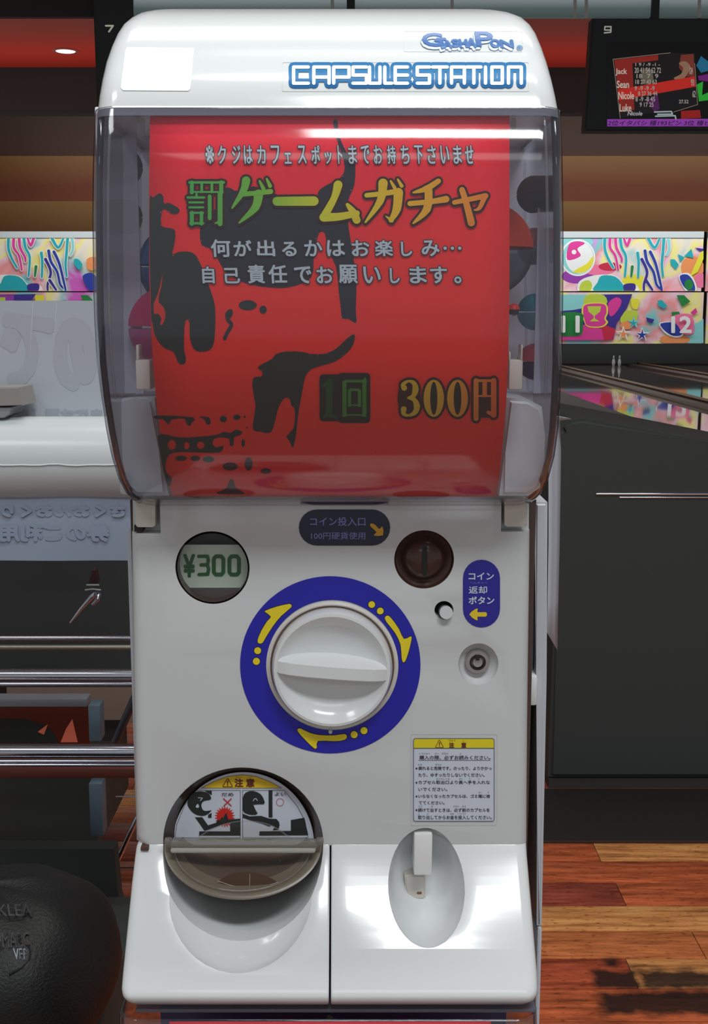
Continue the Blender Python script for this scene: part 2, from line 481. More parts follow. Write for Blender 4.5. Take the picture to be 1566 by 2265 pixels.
ja = atz(1392, 2030, 0).x; jb = atz(1372, 1975, 0).x
jc = atz(1398, 2155, 0).x
cyc = [0, 3, 1, 4, 2, 0, 4, 1, 3]
for k, y0 in enumerate(rows):
    x = -2.2 + (k * .37) % .8
    edges = [x + .92 * q for q in range(6)]
    idx = [cyc[(k * 2 + q * 3) % 9] for q in range(5)]
    if abs(y0 - 1.5356) < .02:   edges = [-2.1, -1.2, -.35, jb, jb + .95, jb + 1.9]; idx = [0, 1, 2, 2, 4]; idx[2] = 2; idx[3] = 0
    if abs(y0 - 1.4313) < .02:   idx = [3] * 5
    if abs(y0 - 1.327) < .02:    idx = [4] * 5
    if abs(y0 - 1.2227) < .02:   edges = [-2.1, -1.2, -.45, jc, jc + .95, jc + 1.9]; idx = [0, 1, 1, 3, 4]
    if abs(y0 - 1.64) < .02:     idx = [0] * 5
    if abs(y0 - 1.1184) < .02:   idx = [0] * 5
    for q in range(5):
        a, b_ = edges[q], edges[q + 1]
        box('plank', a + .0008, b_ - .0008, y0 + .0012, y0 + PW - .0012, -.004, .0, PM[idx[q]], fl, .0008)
# lanes
LZ = .5
LANEM = bpy.data.materials.new('lane_surface'); LANEM.use_nodes = True
b = LANEM.node_tree.nodes['Principled BSDF']; b.inputs['Base Color'].default_value = rgb((84, 52, 44)); b.inputs['Roughness'].default_value = .03
b.inputs['Specular IOR Level'].default_value = .8; b.inputs['Coat Weight'].default_value = .8; b.inputs['Coat Roughness'].default_value = .05
MATS['lane_surface'] = LANEM
DIV = mat('lane_divider_black', (48, 38, 36), .35)
laneg = 'polished bowling lanes running away to the masking panels'
lx = [(-6.4, -5.4), (-5.1, -4.1), (-3.8, -2.8), (-2.5, -1.5), (-1.2, -.2), (.1, 1.1), (2.06, 2.79), (3.12, 4.15), (4.5, 5.5), (5.8, 6.8)]
lab = {6: 'polished bowling lane nearest the black console, mirroring the bright panels', 7: 'second polished bowling lane from the black console, mirroring the bright panels',
       8: 'third polished lane from the black console, barely inside the photo'}
for i, (a, b_) in enumerate(lx):
    if i not in (6, 7, 8): continue
    L = empty('bowling_lane', ((a + b_) / 2, 10, 0), lab.get(i, 'polished bowling lane hidden behind the capsule machine'), 'bowling lane', laneg)
    box('lane_bed', a, b_, 3.6, 17.3, 0, LZ, LANEM, L)
    nb = lx[i + 1][0] if i + 1 < len(lx) else b_ + .3
    box('divider', b_ + .004, nb - .004, 3.6, 17.3, 0, LZ + .03, DIV, L, .02)
    if i in (6, 7):
        tube('divider_rail', [(b_ + .16, 3.7, LZ + .045), (b_ + .16, 17.2, LZ + .045)], .014, mat('bronze_rail', (120, 92, 70), .3, metal=.7), L, 10)
box_led = box('side_ledge', 1.58, 2.055, 3.6, 17.3, 0, LZ + .012, mat('ledge_black', (52, 54, 54), .5), None, .01)
tag(box_led, 'black ledge running beside the first shining bowling lane', 'ledge')
box_l2 = box('gutter_cover', 1.50, 1.575, 3.2, 8.0, 0.0, LZ - .02, mat('grey_cover', (150, 138, 138), .4), None, .02)
tag(box_l2, 'grey rounded gutter cover at the foot of the black ledge', 'cover')
# pit behind the masks
pit = setting(box('wall_back', -16, 16, 18.8, 18.9, 0, 4, mat('pit_black', (52, 55, 54), .8)))
pitf = setting(box('trim_6', -16, 16, 17.3, 18.8, 0, LZ - .02, mat('pit_deck', (60, 44, 38), .6)))

# two pin glints at the far end of the lane
pinm = mat('pin_white', (150, 154, 154), .3)
for px, w in ((1357, 'left'), (1370, 'right')):
    base = at(px, 805, 17.0)
    P = empty('bowling_pin', (base.x, 17.0, LZ), 'tiny pale pin glinting in the dark pit, %s one of the pair' % w, 'bowling pin', 'pins glinting at the end of the lane')
    lathe('pin_body', (base.x, 17.0, LZ), [(0, 0), (.016, 0), (.024, .03), (.026, .06), (.018, .10), (.010, .13), (.013, .145), (.009, .16), (0, .163)], pinm, P, 'Z', 16)
    lathe('pin_ring', (base.x, 17.0, LZ + .112), [(.0155, 0), (.0165, .004), (.0155, .008)], mat('pin_dark_ring', (120, 40, 40), .4), P, 'Z', 16)

# masking panels
def art_mat():
    m = bpy.data.materials.new('masking_print'); m.use_nodes = True; nt = m.node_tree
    b = nt.nodes['Principled BSDF']; b.inputs['Roughness'].default_value = .5
    g = nt.nodes.new('ShaderNodeNewGeometry')
    mp = nt.nodes.new('ShaderNodeMapping'); mp.inputs['Scale'].default_value = (1, 1, 1); nt.links.new(g.outputs['Position'], mp.inputs[0])
    n = nt.nodes.new('ShaderNodeTexNoise'); n.inputs['Scale'].default_value = 1.15; n.inputs['Detail'].default_value = 3; n.inputs['Distortion'].default_value = .6
    nt.links.new(mp.outputs[0], n.inputs['Vector'])
    r = nt.nodes.new('ShaderNodeValToRGB'); e = r.color_ramp.elements
    pal = [(.28, (206, 96, 190)), (.36, (170, 208, 206)), (.43, (236, 224, 206)), (.49, (240, 232, 130)), (.54, (236, 200, 214)), (.60, (238, 150, 150)), (.67, (120, 200, 200)), (.75, (196, 160, 220))]
    e[0].position, e[0].color = pal[0][0], rgb(pal[0][1]); e[1].position, e[1].color = pal[-1][0], rgb(pal[-1][1])
    for p, c in pal[1:-1]: k = e.new(p); k.color = rgb(c)
    nt.links.new(n.outputs['Fac'], r.inputs[0]); nt.links.new(r.outputs[0], b.inputs['Base Color'])
    MATS['masking_print'] = m; return m
ART = art_mat()
INKC = {k: mat('mask_ink_' + k, v, .5) for k, v in dict(white=(236, 238, 236), magenta=(222, 60, 150), teal=(30, 170, 180), blue=(40, 60, 160), navy=(60, 44, 140), yellow=(230, 222, 60),
        green=(30, 130, 60), orange=(240, 150, 90), pink=(240, 120, 160), aqua=(140, 210, 210), red=(200, 40, 70), lime=(190, 210, 70), purple=(150, 60, 170)).items()}
YM = 17.0
masks = {}
def mask_unit(x0, x1, tag_label, low_tag):
    for nm, y0, y1, l in (('upper', 512, 645, tag_label), ('lower', 646, 761, low_tag)):
        a = at(x0, y1, YM); b_ = at(x1, y0, YM)
        M = empty('masking_panel', ((a.x + b_.x) / 2, YM, a.z), l, 'masking panel', 'colourful masking panels above the pins')
        Y = YM if nm == 'upper' else YM - .06
        a = at(x0, y1, Y); b_ = at(x1, y0, Y)
        box('printed_board', a.x + .006, b_.x - .006, Y, Y + .04, a.z + .006, b_.z - .004, ART, M)
        if nm == 'upper':
            c = at(x0, 526, Y)
            box('top_border', a.x + .006, b_.x - .006, Y - .012, Y + .05, c.z, b_.z, mat('mask_border', (196, 204, 206), .5), M)
        masks[(x0, nm)] = M
mask_unit(900, 1558, 'upper colourful panel right of the machine, bowling ball and zebra stripes', 'lower colourful panel with numbers 11 and 12 and a trophy')
mask_unit(1559, 1900, 'upper colourful panel cut off by the frame beside the zebra stripe panel', 'lower colourful panel cut off by the frame beside number 12')
mask_unit(240, 899, 'upper colourful panel hidden behind the capsule machine', 'lower colourful panel hidden behind the capsule machine')
mask_unit(-420, 239, 'upper colourful panel with zebra stripes left of the machine', 'lower colourful panel just above the grey sheet left of the machine')
MU, ML = masks[(900, 'upper')], masks[(900, 'lower')]
su = plane_surf(YM); sl = plane_surf(YM - .06)
z5 = lambda pts: [(1200 + x / 4.28, 480 + y / 4.28) for x, y in pts]
Lc = [0]
CLIPS = {M.name: ((902 if k[0] == 900 else -418), (527 if k[1] == 'upper' else 648), (1556 if k[0] == 900 else 237), (643 if k[1] == 'upper' else 759)) for k, M in masks.items()}
def art(name, shapes, col, M, s, holes=()):
    Lc[0] += 1
    i = Ink()
    for k, p in enumerate(shapes):
        if isinstance(p, tuple) and p[0] == 's': i.stroke(z5(p[1]), [w / 4.28 for w in p[2]])
        else: i.poly(z5(p))
    return lay(name, i, s, INKC[col], M, .00025 * Lc[0] + .001, clip=CLIPS[M.name])
E5 = lambda cx, cy, rx, ry=None, **k: circle(cx, cy, rx, ry, **k)
# colour washes
for col, c in (('purple', (330, 560, 150, 70)), ('pink', (530, 500, 160, 50)), ('aqua', (330, 240, 150, 60)), ('orange', (1420, 480, 110, 110)), ('yellow', (870, 620, 120, 80)), ('red', (640, 470, 110, 40)), ('pink', (1500, 600, 60, 70))):
    art('colour_wash', [smooth(E5(*c, n=10), 3)], col, MU, su)
art('ball_print', [E5(335, 385, 165, 175)], 'white', MU, su)
art('ball_print', [E5(335, 385, 150, 158)], 'aqua', MU, su)
art('ball_print', [E5(350, 385, 130, 150)], 'white', MU, su)
art('ball_print', [smooth([(250, 260), (330, 230), (400, 250), (330, 300), (360, 370), (235, 405)], 4)], 'magenta', MU, su)
art('ball_print', [smooth([(480, 370), (470, 450), (400, 520), (290, 525), (330, 490), (420, 440)], 4)], 'yellow', MU, su)
art('ball_print', [E5(298, 332, 22)], 'white', MU, su)
# zebra stripes
stripes = [([(590, 195), (590, 300), (620, 390), (670, 480)], 'teal'), ([(640, 195), (640, 290), (690, 370), (715, 500)], 'magenta'), ([(690, 195), (700, 290), (745, 380), (750, 420)], 'magenta'),
    ([(735, 195), (750, 290), (790, 380), (780, 560)], 'teal'), ([(830, 195), (800, 270), (770, 200)], 'magenta'), ([(850, 470), (840, 560)], 'green'), ([(900, 340), (910, 430), (905, 570)], 'teal'),
    ([(970, 320), (990, 420), (1050, 520), (1080, 640), (1130, 690)], 'blue'), ([(940, 400), (990, 520), (960, 640), (965, 730)], 'navy'), ([(1000, 200), (1060, 290), (1110, 200)], 'teal'),
    ([(1020, 330), (1070, 440), (1110, 600), (1130, 690)], 'blue'), ([(1150, 195), (1140, 330), (1130, 450), (1140, 560)], 'teal'), ([(1190, 195), (1200, 300), (1175, 360)], 'aqua'), ([(980, 600), (1040, 690)], 'navy')]
for pts, c in stripes: art('stripe_print', [('s', smooth(pts, 5, False), [44, 32])], 'white', MU, su)
for pts, c in stripes: art('stripe_print', [('s', smooth(pts, 5, False), [29, 20])], c, MU, su)
for pts in ([(1280, 350), (1345, 380), (1305, 430)], [(1340, 370), (1410, 300), (1430, 390)], [(1210, 400), (1250, 400), (1290, 450), (1260, 500), (1215, 450)]):
    art('shard_print', [pts], 'teal', MU, su)
art('shard_print', [[(1510, 300), (1566, 300), (1470, 520), (1390, 570)]], 'yellow', MU, su)
art('shard_print', [[(1440, 290), (1520, 300), (1566, 240), (1566, 300), (1500, 330)]], 'navy', MU, su)
art('leaf_print', [smooth([(1290, 560), (1380, 530), (1440, 600), (1460, 690), (1400, 715), (1340, 680)], 4)], 'white', MU, su)
art('leaf_print', [smooth([(1300, 560), (1370, 545), (1425, 605), (1445, 690), (1400, 710), (1330, 650)], 4)], 'blue', MU, su)
art('leaf_print', [E5(1385, 640, 40, 50)], 'green', MU, su)
art('helmet_print', [smooth([(330, 700), (340, 620), (420, 570), (560, 545), (700, 560), (780, 640), (880, 640), (870, 712), (330, 712)], 3)], 'white', MU, su)
art('helmet_print', [smooth([(490, 705), (520, 620), (560, 555), (690, 565), (770, 650), (800, 708)], 3)], 'teal', MU, su)
art('helmet_print', [smooth([(350, 700), (370, 620), (440, 600), (470, 650), (440, 705)], 3)], 'lime', MU, su)
art('helmet_print', [smooth([(770, 640), (870, 630), (880, 680), (850, 712), (780, 712)], 3)], 'navy', MU, su)
# lower panel
for col, pts in (('yellow', [(840, 780), (910, 780), (900, 870), (850, 860)]), ('lime', [(770, 900), (900, 890), (870, 1010), (740, 1000)]), ('orange', [(740, 1010), (830, 980), (850, 1050), (760, 1060)]),
                 ('aqua', [(1370, 1080), (1480, 990), (1566, 970), (1566, 1190), (1370, 1190)]), ('orange', [(1130, 1130), (1370, 1130), (1370, 1190), (1150, 1195)])):
    art('colour_wash', [smooth(pts, 3)], col, ML, sl)
art('beard_print', [[(440, 735), (850, 730), (800, 860), (700, 1010), (670, 1165), (170, 1165), (170, 900), (300, 830)]], 'navy', ML, sl)
art('beard_print', [[(540, 1165), (560, 1010), (690, 1060), (665, 1165)]], 'red', ML, sl)
art('colour_wash', [[(165, 1100), (420, 1010), (560, 1060), (580, 1165), (165, 1165)]], 'magenta', ML, sl)
art('colour_wash', [[(165, 735), (420, 735), (400, 860), (290, 880), (165, 890)]], 'aqua', ML, sl)
art('beard_print', [smooth([(420, 740), (580, 740), (600, 830), (400, 830)], 3)], 'lime', ML, sl)
art('beard_print', [smooth([(620, 820), (700, 760), (750, 800), (700, 900), (640, 940)], 3)], 'magenta', ML, sl)
art('trophy_print', [smooth([(400, 820), (590, 815), (620, 900), (600, 960), (620, 1000), (560, 1045), (430, 1040), (390, 980), (370, 900)], 4)], 'yellow', ML, sl)
art('trophy_print', [smooth([(410, 830), (580, 825), (605, 900), (585, 960), (600, 1000), (550, 1035), (430, 1030), (400, 980), (385, 900)], 4)], 'magenta', ML, sl)
art('trophy_print', [[(425, 845), (555, 845), (545, 895), (495, 935), (495, 960), (540, 988), (445, 988), (483, 960), (483, 935), (435, 895)]], 'lime', ML, sl)
art('number_patch', [smooth([(160, 920), (370, 910), (380, 1000), (370, 1110), (270, 1130), (160, 1110)], 3)], 'green', ML, sl)
i = Ink(); i.text('11', *z5([(183, 940)])[0], *z5([(345, 1088)])[0], bold=1.6); lay('lane_number', i, sl, INKC['white'], ML, .05)
def star(cx, cy, r, r2, rot=0): return [(cx + (r if k % 2 == 0 else r2) * math.sin(rot + math.pi * k / 5), cy - (r if k % 2 == 0 else r2) * math.cos(rot + math.pi * k / 5)) for k in range(10)]
for cx, cy, r, c in ((765, 1105, 78, 'white'), (942, 1115, 74, 'white'), (865, 1000, 64, 'aqua')): art('star_print', [star(cx, cy, r, r * .4)], c, ML, sl)
for cx, cy, r, c in ((765, 1110, 60, 'orange'), (942, 1118, 60, 'blue'), (860, 1005, 46, 'teal')): art('star_print', [star(cx, cy, r, r * .3, .05)], c, ML, sl)
for pts, c in (([(1090, 790), (1130, 785), (1180, 840), (1150, 870), (1095, 840)], 'teal'), ([(1270, 740), (1340, 740), (1400, 800), (1320, 850)], 'green'), ([(1400, 905), (1450, 860), (1468, 900), (1430, 930)], 'magenta'),
               ([(980, 950), (1060, 970), (1040, 1005), (990, 990)], 'navy'), ([(1220, 900), (1290, 895), (1310, 930), (1225, 935)], 'green')):
    art('shard_print', [pts], c, ML, sl)
art('bowl_print', [smooth([(1110, 1000), (1300, 1000), (1330, 1120), (1240, 1140), (1150, 1090)], 3)], 'white', ML, sl)
art('bowl_print', [smooth([(1118, 1008), (1290, 1005), (1320, 1110), (1240, 1125), (1160, 1080)], 3)], 'blue', ML, sl)
art('number_patch', [smooth([(1220, 950), (1330, 915), (1420, 940), (1430, 1100), (1330, 1110), (1290, 1040)], 3)], 'pink', ML, sl)
i = Ink(); i.text('12', *z5([(1225, 945)])[0], *z5([(1405, 1092)])[0], bold=1.6); lay('lane_number', i, sl, INKC['white'], ML, .05)
# left panel's part of the same print, one repeat to the left
MU2, ML2 = masks[(-420, 'upper')], masks[(-420, 'lower')]
sh = lambda pts: [(x - 1319 * 4.28, y) for x, y in pts]
for pts, c in stripes:
    art('stripe_print', [('s', sh(smooth(pts, 5, False)), [44, 32])], 'white', MU2, su)
    art('stripe_print', [('s', sh(smooth(pts, 5, False)), [29, 20])], c, MU2, su)
for nm, pts, c in (('helmet_print', [(330, 700), (340, 620), (420, 570), (560, 545), (700, 560), (780, 640), (880, 640), (870, 712), (330, 712)], 'white'), ('helmet_print', [(490, 705), (520, 620), (560, 555), (690, 565), (770, 650), (800, 708)], 'teal'),
                   ('helmet_print', [(770, 640), (870, 630), (880, 680), (850, 712), (780, 712)], 'navy'), ('leaf_print', [(1290, 560), (1380, 530), (1440, 600), (1460, 690), (1400, 715), (1340, 680)], 'blue'),
                   ('shard_print', [(1210, 400), (1250, 400), (1290, 450), (1260, 500), (1215, 450)], 'teal'), ('leaf_print', [(1330, 400), (1420, 380), (1440, 480), (1350, 500)], 'orange')):
    art(nm, [sh(smooth(pts, 3))], c, MU2, su)
for pts, c in (([(500, 735), (850, 730), (800, 800), (700, 1000), (500, 1000)], 'navy'), ([(420, 740), (640, 740), (640, 900), (420, 900)], 'purple'), ([(470, 760), (560, 760), (560, 820), (470, 820)], 'lime'),
               ([(840, 740), (930, 740), (920, 870), (850, 860)], 'yellow'), ([(1270, 740), (1340, 740), (1400, 800), (1320, 850)], 'green'), ([(1090, 790), (1130, 785), (1180, 840), (1150, 870), (1095, 840)], 'teal')):
    art('shard_print', [sh(pts)], c, ML2, sl)

# ------------------------------------------------------------------ monitors
scr_black = mat('screen_black', (40, 43, 43), .35, emit=(40, 44, 43), es=.25)
def emitm(n, c, s=.75): return mat(n, tuple(int(v * .25) for v in c), .4, emit=c, es=s)
YT = 7.0
mo = empty('scoring_monitor', at(1700, 290, YT), 'black hanging monitor marked 9 showing a tilted red score table', 'monitor')
prism('monitor_case', [(1293, 290), (1310, 40), (2100, 40), (2100, 290)], YT, YT + .12, BLK, mo, .01)
pbox('hanging_post', 1441, -40, 1461, 44, YT + .02, YT + .08, BLK, mo)
st = plane_surf(YT)
z4 = lambda x, y: (1200 + x / 4.2787, y / 4.2787)
Q = lambda pts: [z4(*p) for p in pts]
def scr(name, ink, c, off, s=.75): return lay(name, ink, st, emitm('glow_%d_%d_%d' % c, c, s), mo, off)
scr('screen_number', Ink().stroke(Q([(648, 252), (590, 252), (588, 284), (648, 284)]), 3).stroke(Q([(648, 252), (646, 305), (586, 311)]), 3), (190, 190, 180), .004)
scr('score_table', Ink().poly(Q([(668, 560), (1210, 500), (1440, 505), (1468, 1000), (735, 1118)])), (46, 40, 42), .003, .4)
scr('score_panel', Ink().poly(Q([(680, 565), (1095, 520), (1095, 570), (850, 600), (870, 1040), (735, 1060)])), (176, 52, 44), .004, .6)
scr('score_row', Ink().poly(Q([(712, 850), (1440, 720), (1450, 820), (720, 950)])), (214, 48, 40), .005, .8)
scr('score_photo', Ink().poly(Q([(1310, 520), (1430, 510), (1440, 720), (1360, 725), (1290, 640)])), (150, 70, 56), .0045, .6)
scr('score_photo', Ink().poly(smooth(Q([(960, 650), (1030, 660), (1045, 780), (945, 790), (940, 700)]), 3)), (140, 132, 114), .0045, .5)
scr('score_photo', Ink().poly(smooth(Q([(1240, 740), (1310, 700), (1330, 640), (1290, 600), (1350, 580), (1400, 640), (1320, 760)]), 3)), (196, 150, 120), .0047, .5)
scr('score_photo', Ink().poly(Q([(980, 950), (1090, 890), (1110, 1030), (1060, 1060)])), (110, 46, 120), .0045, .5)
scr('score_photo', Ink().poly(Q([(1110, 900), (1220, 860), (1240, 900), (1380, 830), (1400, 980), (1110, 1040)])), (40, 40, 44), .0055, .4)
scr('table_frame', Ink().stroke(Q([(735, 1120), (668, 560), (1210, 500)]), .9).stroke(Q([(1440, 600), (1468, 990), (1240, 1060)]), .9), (190, 170, 150), .006)
for t, a, b_, yy in (('Jack', 692, 798, (650, 715)), ('Sean', 704, 818, (765, 832)), ('Nicole', 718, 866, (870, 938)), ('Luke', 730, 840, (985, 1055))):
    p, q = z4(a, yy[0]), z4(b_, yy[1])
    scr('player_name', Ink().text(t, p[0], p[1], q[0], q[1], bold=.35), (226, 214, 200), .007)
for t, a, y0, b_, y1 in (('1 9 / -9 -1 -', 880, 595, 1110, 625), ('20 41 54 62 72', 872, 640, 1120, 690), ('18  7  9', 890, 700, 1095, 740), ('18 27 43 63', 880, 755, 1080, 795), ('9 -9 -9 -9', 872, 815, 1060, 855),
                         ('8 27 36 44', 905, 865, 1085, 905), ('8 -9 -8 45', 880, 915, 1065, 960), ('9 17 25', 920, 970, 1050, 1010), ('27.52', 1292, 945, 1380, 978)):
    p, q = z4(a, y0), z4(b_, y1)
    scr('score_digits', Ink().text(t, p[0], p[1], q[0], q[1], bold=.25), (206, 196, 186), .007, .6)
for k, t in enumerate(('124', '93', '62')):
    p, q = z4(1392 + k * 14, 640 + k * 110), z4(1420 + k * 14, 700 + k * 110)
    scr('score_digits', Ink().text(t, p[0], p[1], q[0], q[1], bold=.3), (206, 196, 186), .007, .6)
p, q = z4(808, 1055), z4(945, 1092); scr('player_name', Ink().text('Nicole', p[0], p[1], q[0], q[1], bold=.3, shear=.2), (200, 200, 204), .007)
scr('ribbon_print', Ink().stroke(Q([(1060, 1060), (1220, 1055), (1230, 1080), (1090, 1082)]), 3).stroke(Q([(1070, 1100), (1255, 1095), (1262, 1125)]), 3), (190, 206, 210), .007)
scr('ribbon_print', Ink().poly(Q([(1310, 1050), (1490, 1040), (1500, 1115), (1310, 1125)])), (170, 36, 34), .0065)
scr('splash_print', Ink().poly(Q([(1455, 620), (1500, 530), (1566, 580), (1700, 600), (1700, 700), (1566, 670), (1500, 690)])), (40, 120, 160), .006)
scr('splash_print', Ink().poly(Q([(1460, 800), (1520, 770), (1510, 900), (1600, 860), (1700, 840), (1700, 930), (1480, 960)])), (50, 190, 60), .006)
scr('splash_print', Ink().poly(Q([(1470, 720), (1566, 700), (1566, 770), (1480, 760)])), (150, 50, 160), .0055, .5)
scr('ticker_band', Ink().poly(Q([(612, 1128), (2600, 1120), (2600, 1196), (612, 1196)])), (160, 70, 190), .004, .8)
p, q = z4(622, 1140), z4(1780, 1188)
scr('ticker_text', Ink().text('2位イタバシ 種193ピン 3位 種ピン 4位', p[0], p[1], q[0], q[1], bold=.2, shear=.25), (80, 34, 110), .006, .4)
scr('screen_face', Ink().poly(Q([(612, 400), (2600, 400), (2600, 1128), (612, 1128)])), (42, 46, 45), .0015, .12)

m7 = empty('scoring_monitor.001', at(640, 290, YT), 'black hanging monitor marked 7, mostly hidden behind the capsule machine', 'monitor')
prism('monitor_case', [(215, 252), (203, -60), (292, -60), (292, 40), (1128, 40), (1128, 252)], YT, YT + .12, BLK, m7, .01)
pbox('hanging_post', 767, -40, 785, 44, YT + .02, YT + .08, BLK, m7)
lay('screen_number', Ink().stroke([(234, 57), (250, 57), (241, 70)], 4), st, emitm('glow_190_190_180', (190, 190, 180)), m7, .004)

# ------------------------------------------------------------------ black console right
co = empty('ball_console', at(1500, 1745, 1.95), 'big black glossy console standing right of the capsule machine', 'console')
a = atz(1400, 1747, 0).y
pts = smooth([(1241, 975), (1244, 950), (1262, 930)], 4, False) + [(1290, 926), (1566, 978), (1800, 1024), (1800, 1722), (1213, 1722)]
YC = atz(1400, 1747, 0).y
prism('console_body', pts, YC, YC + .7, mat('console_black', (64, 69, 68), .6, spec=.2), co, .012)
pbox('console_plinth', 1213, 1722, 1800, 1747, YC + .01, YC + .6, mat('console_plinth_black', (64, 64, 62), .6, spec=.2), co)
pbox('console_trim', 1318, 1091, 1800, 1095, YC - .004, YC + .01, CHROME, co, .0015, 'thin chrome line')
pbox('console_trim', 1370, 1099, 1800, 1102, YC - .004, YC + .01, CHROME, co, .001, 'thin chrome line')
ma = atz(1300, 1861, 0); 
mt = empty('floor_shade', (1, YC - .15, 0), 'thin black sheet standing in for the shade on the floor before the black console', 'shade sheet')  # console's shade on the floor, put in as a thin black sheet
box('shade_sheet', .30, 2.2, ma.y, YC - .004, .0006, .006, mat('shade_black', (46, 44, 42), .7, spec=.2, bump=(300, .3)), mt, .002)
box('shade_edging', .30, 2.2, ma.y - .012, ma.y - .0005, .0006, .005, mat('shade_edging', (58, 40, 34), .6), mt, .001)

# ------------------------------------------------------------------ left: draped white sheet over a roll, rack, bag
YL = .78
wp = mat('white_vinyl', (206, 212, 214), .25, spec=.5)
blue_vinyl = mat('bluish_vinyl', (150, 162, 182), .45)
sheet_m = mat('translucent_sheet', (178, 184, 192), .35)
ghost = mat('ghost_print', (171, 175, 184), .4)
sg = empty('sign_sheet', at(100, 918, YL + .12), 'upright pale grey sheet with faint reversed letters left of the machine', 'sign')
def pbox_in(name, x0, y0, x1, y1, Y, Y2, m, parent, **k): return pbox(name, x0, y0, x1, y1, Y, Y2, m, parent, **k)
pbox('sheet', -260, 665, 300, 930, YL + .115, YL + .119, sheet_m, sg)
gs = plane_surf(YL + .115)
lay('ghost_letter', Ink().text('の', 128, 712, 205, 856, bold=11, mirror=True, ring=12), gs, ghost, sg, .0004)
lay('ghost_letter', Ink().text('で', 8, 700, 112, 850, bold=9, mirror=True, ring=12), gs, ghost, sg, .0004)
lay('ghost_letter', Ink().text('すまし願おでま', 4, 906, 225, 930, bold=2), gs, mat('ghost_print_small', (160, 166, 178), .4), sg, .0004)
for px in (70, 122):
    lay('sheet_crease', Ink().stroke([(px + 3, 672), (px, 720), (px - 4, 790)], [1.6, .5]), gs, wp, sg, .0006)
# drum: round white front
dr = empty('white_drum', at(100, 1110, YL), 'glossy white rounded roll lying across, below the grey sheet', 'roll')
ctr = at(100, 1014, YL + .06); rr = .0590
pr = []
V = []; Fc = []
xa, xb = at(-300, 1014, YL).x, at(292, 1014, YL).x
N = 40
V, Fc = loft([[(x, ctr.y + rr * math.cos(2 * math.pi * k / N), ctr.z + rr * math.sin(2 * math.pi * k / N)) for k in range(N)] for x in (xa, xa + .004, xb - .004, xb)])
from_py('roll_body', V, Fc, wp, dr, True)
ridge = []
for k in range(30):
    t = k / 29; ridge.append((xa + (xb - xa) * t, ctr.y - rr * .995 - .0005, ctr.z - .002 + .0012 * math.sin(k * 1.3) * math.sin(k * .37)))
tube('roll_crease', ridge, .0012, wp, dr, 8)
lo = empty('hanging_sheet', at(100, 1240, YL + .01), 'bluish white sheet with faint letters hanging below the white roll', 'sheet')
V, Fc = [], []
for j in range(9):
    for k in range(29):
        p = at(-300 + 590 * k / 28, 1094 + 146 * j / 8, YL + .03)
        V.append((p.x, p.y + .0012 * math.sin(k * .5 + j * .15), p.z))
for j in range(8):
    for k in range(28): Fc.append((j * 29 + k, j * 29 + k + 1, (j + 1) * 29 + k + 1, (j + 1) * 29 + k))
hs = from_py('sheet', V, Fc, blue_vinyl, lo, True, fix=False)
g2 = mat('ghost_print_blue', (146, 157, 179), .5)
hs2 = plane_surf(YL + .0282)
lay('ghost_letter', Ink().text('さくおんおくり', 4, 1118, 275, 1142, bold=2.5, mirror=True), hs2, g2, lo, .0002)
lay('ghost_letter', Ink().text('券のご利用', 0, 1160, 240, 1196, bold=2.5, mirror=True), hs2, g2, lo, .0002)
tray = empty('beige_box', at(20, 922, YL + .04), 'small beige box cut off by the frame, standing on the white roll', 'box')
prism('box_body', [(-60, 858), (41, 857), (50, 897), (-60, 900)], YL + .03, YL + .10, mat('beige_card', (150, 146, 142), .5), tray, .001)
prism('box_foot', [(-60, 901), (26, 901), (20, 918), (8, 925), (-60, 926)], YL + .034, YL + .10, mat('grey_card', (140, 142, 146), .5), tray, .001)

# black cabinet behind the rack
cbk = empty('black_cabinet', at(0, 2200, YL + .6), 'black cabinet hidden in the dark behind the chrome rack', 'cabinet')
YK = YL + .55
pbox('cabinet_body', -700, 1180, 560, 1520, YK, YK + .4, BLK, cbk)
pbox('cabinet_side', -700, 1520, -130, 2420, YK, YK + .4, BLK, cbk)
pbox('cabinet_drawer', -700, 1716, 210, 1880, YK - .1, YK + .2, BLK, cbk)
# chrome rack
rk = empty('chrome_rack', at(140, 1700, YL), 'chrome tube rack with three long rails left of the capsule machine', 'rack')
def hrail(name, yc, r_px, Y, m, x1=330):
    r = r_px * (Y + D) / F
    return tube(name, [at(-500, yc, Y), at(x1, yc, Y)], r, m, rk, 20)
CH2 = mat('rack_chrome', (206, 208, 220), .14, metal=1.0)
hrail('rail', 1411, 6, YL + .10, CH2)
hrail('rail', 1432, 6, YL + .13, mat('cream_rail', (168, 162, 148), .3, metal=.6))
hrail('rail', 1493, 14, YL, CH2)
hrail('rail', 1513, 4.5, YL - .01, CH2)
hrail('rail', 1662, 16, YL - .04, CH2)
hrail('rail', 1684, 4, YL - .05, CH2)
hrail('rail', 1692, 4, YL - .05, CH2)
pbox('shelf_edge', -500, 1546, 192, 1564, YL + .24, YL + .27, mat('grey_shelf', (140, 146, 156), .4), rk, .002)
pbox('shelf_board', -500, 1700, 330, 1722, YL + .0, YL + .10, mat('red_brown_board', (112, 56, 46), .5), rk, .002)
legm = mat('grey_leg', (98, 118, 134), .45)
pbox('leg', 197, 1560, 221, 1640, YL + .20, YL + .23, legm, rk, .002)
pbox('leg', 200, 1733, 225, 1850, YL + .20, YL + .23, legm, rk, .002)
tube('brace', [at(318, 1500, YL + .18), at(254, 1642, YL + .18)], .0065, mat('dark_tube', (72, 72, 80), .3, metal=.6), rk, 12)
tube('brace', [at(326, 1760, YL + .18), at(258, 1908, YL + .18)], .004, CH2, rk, 12)
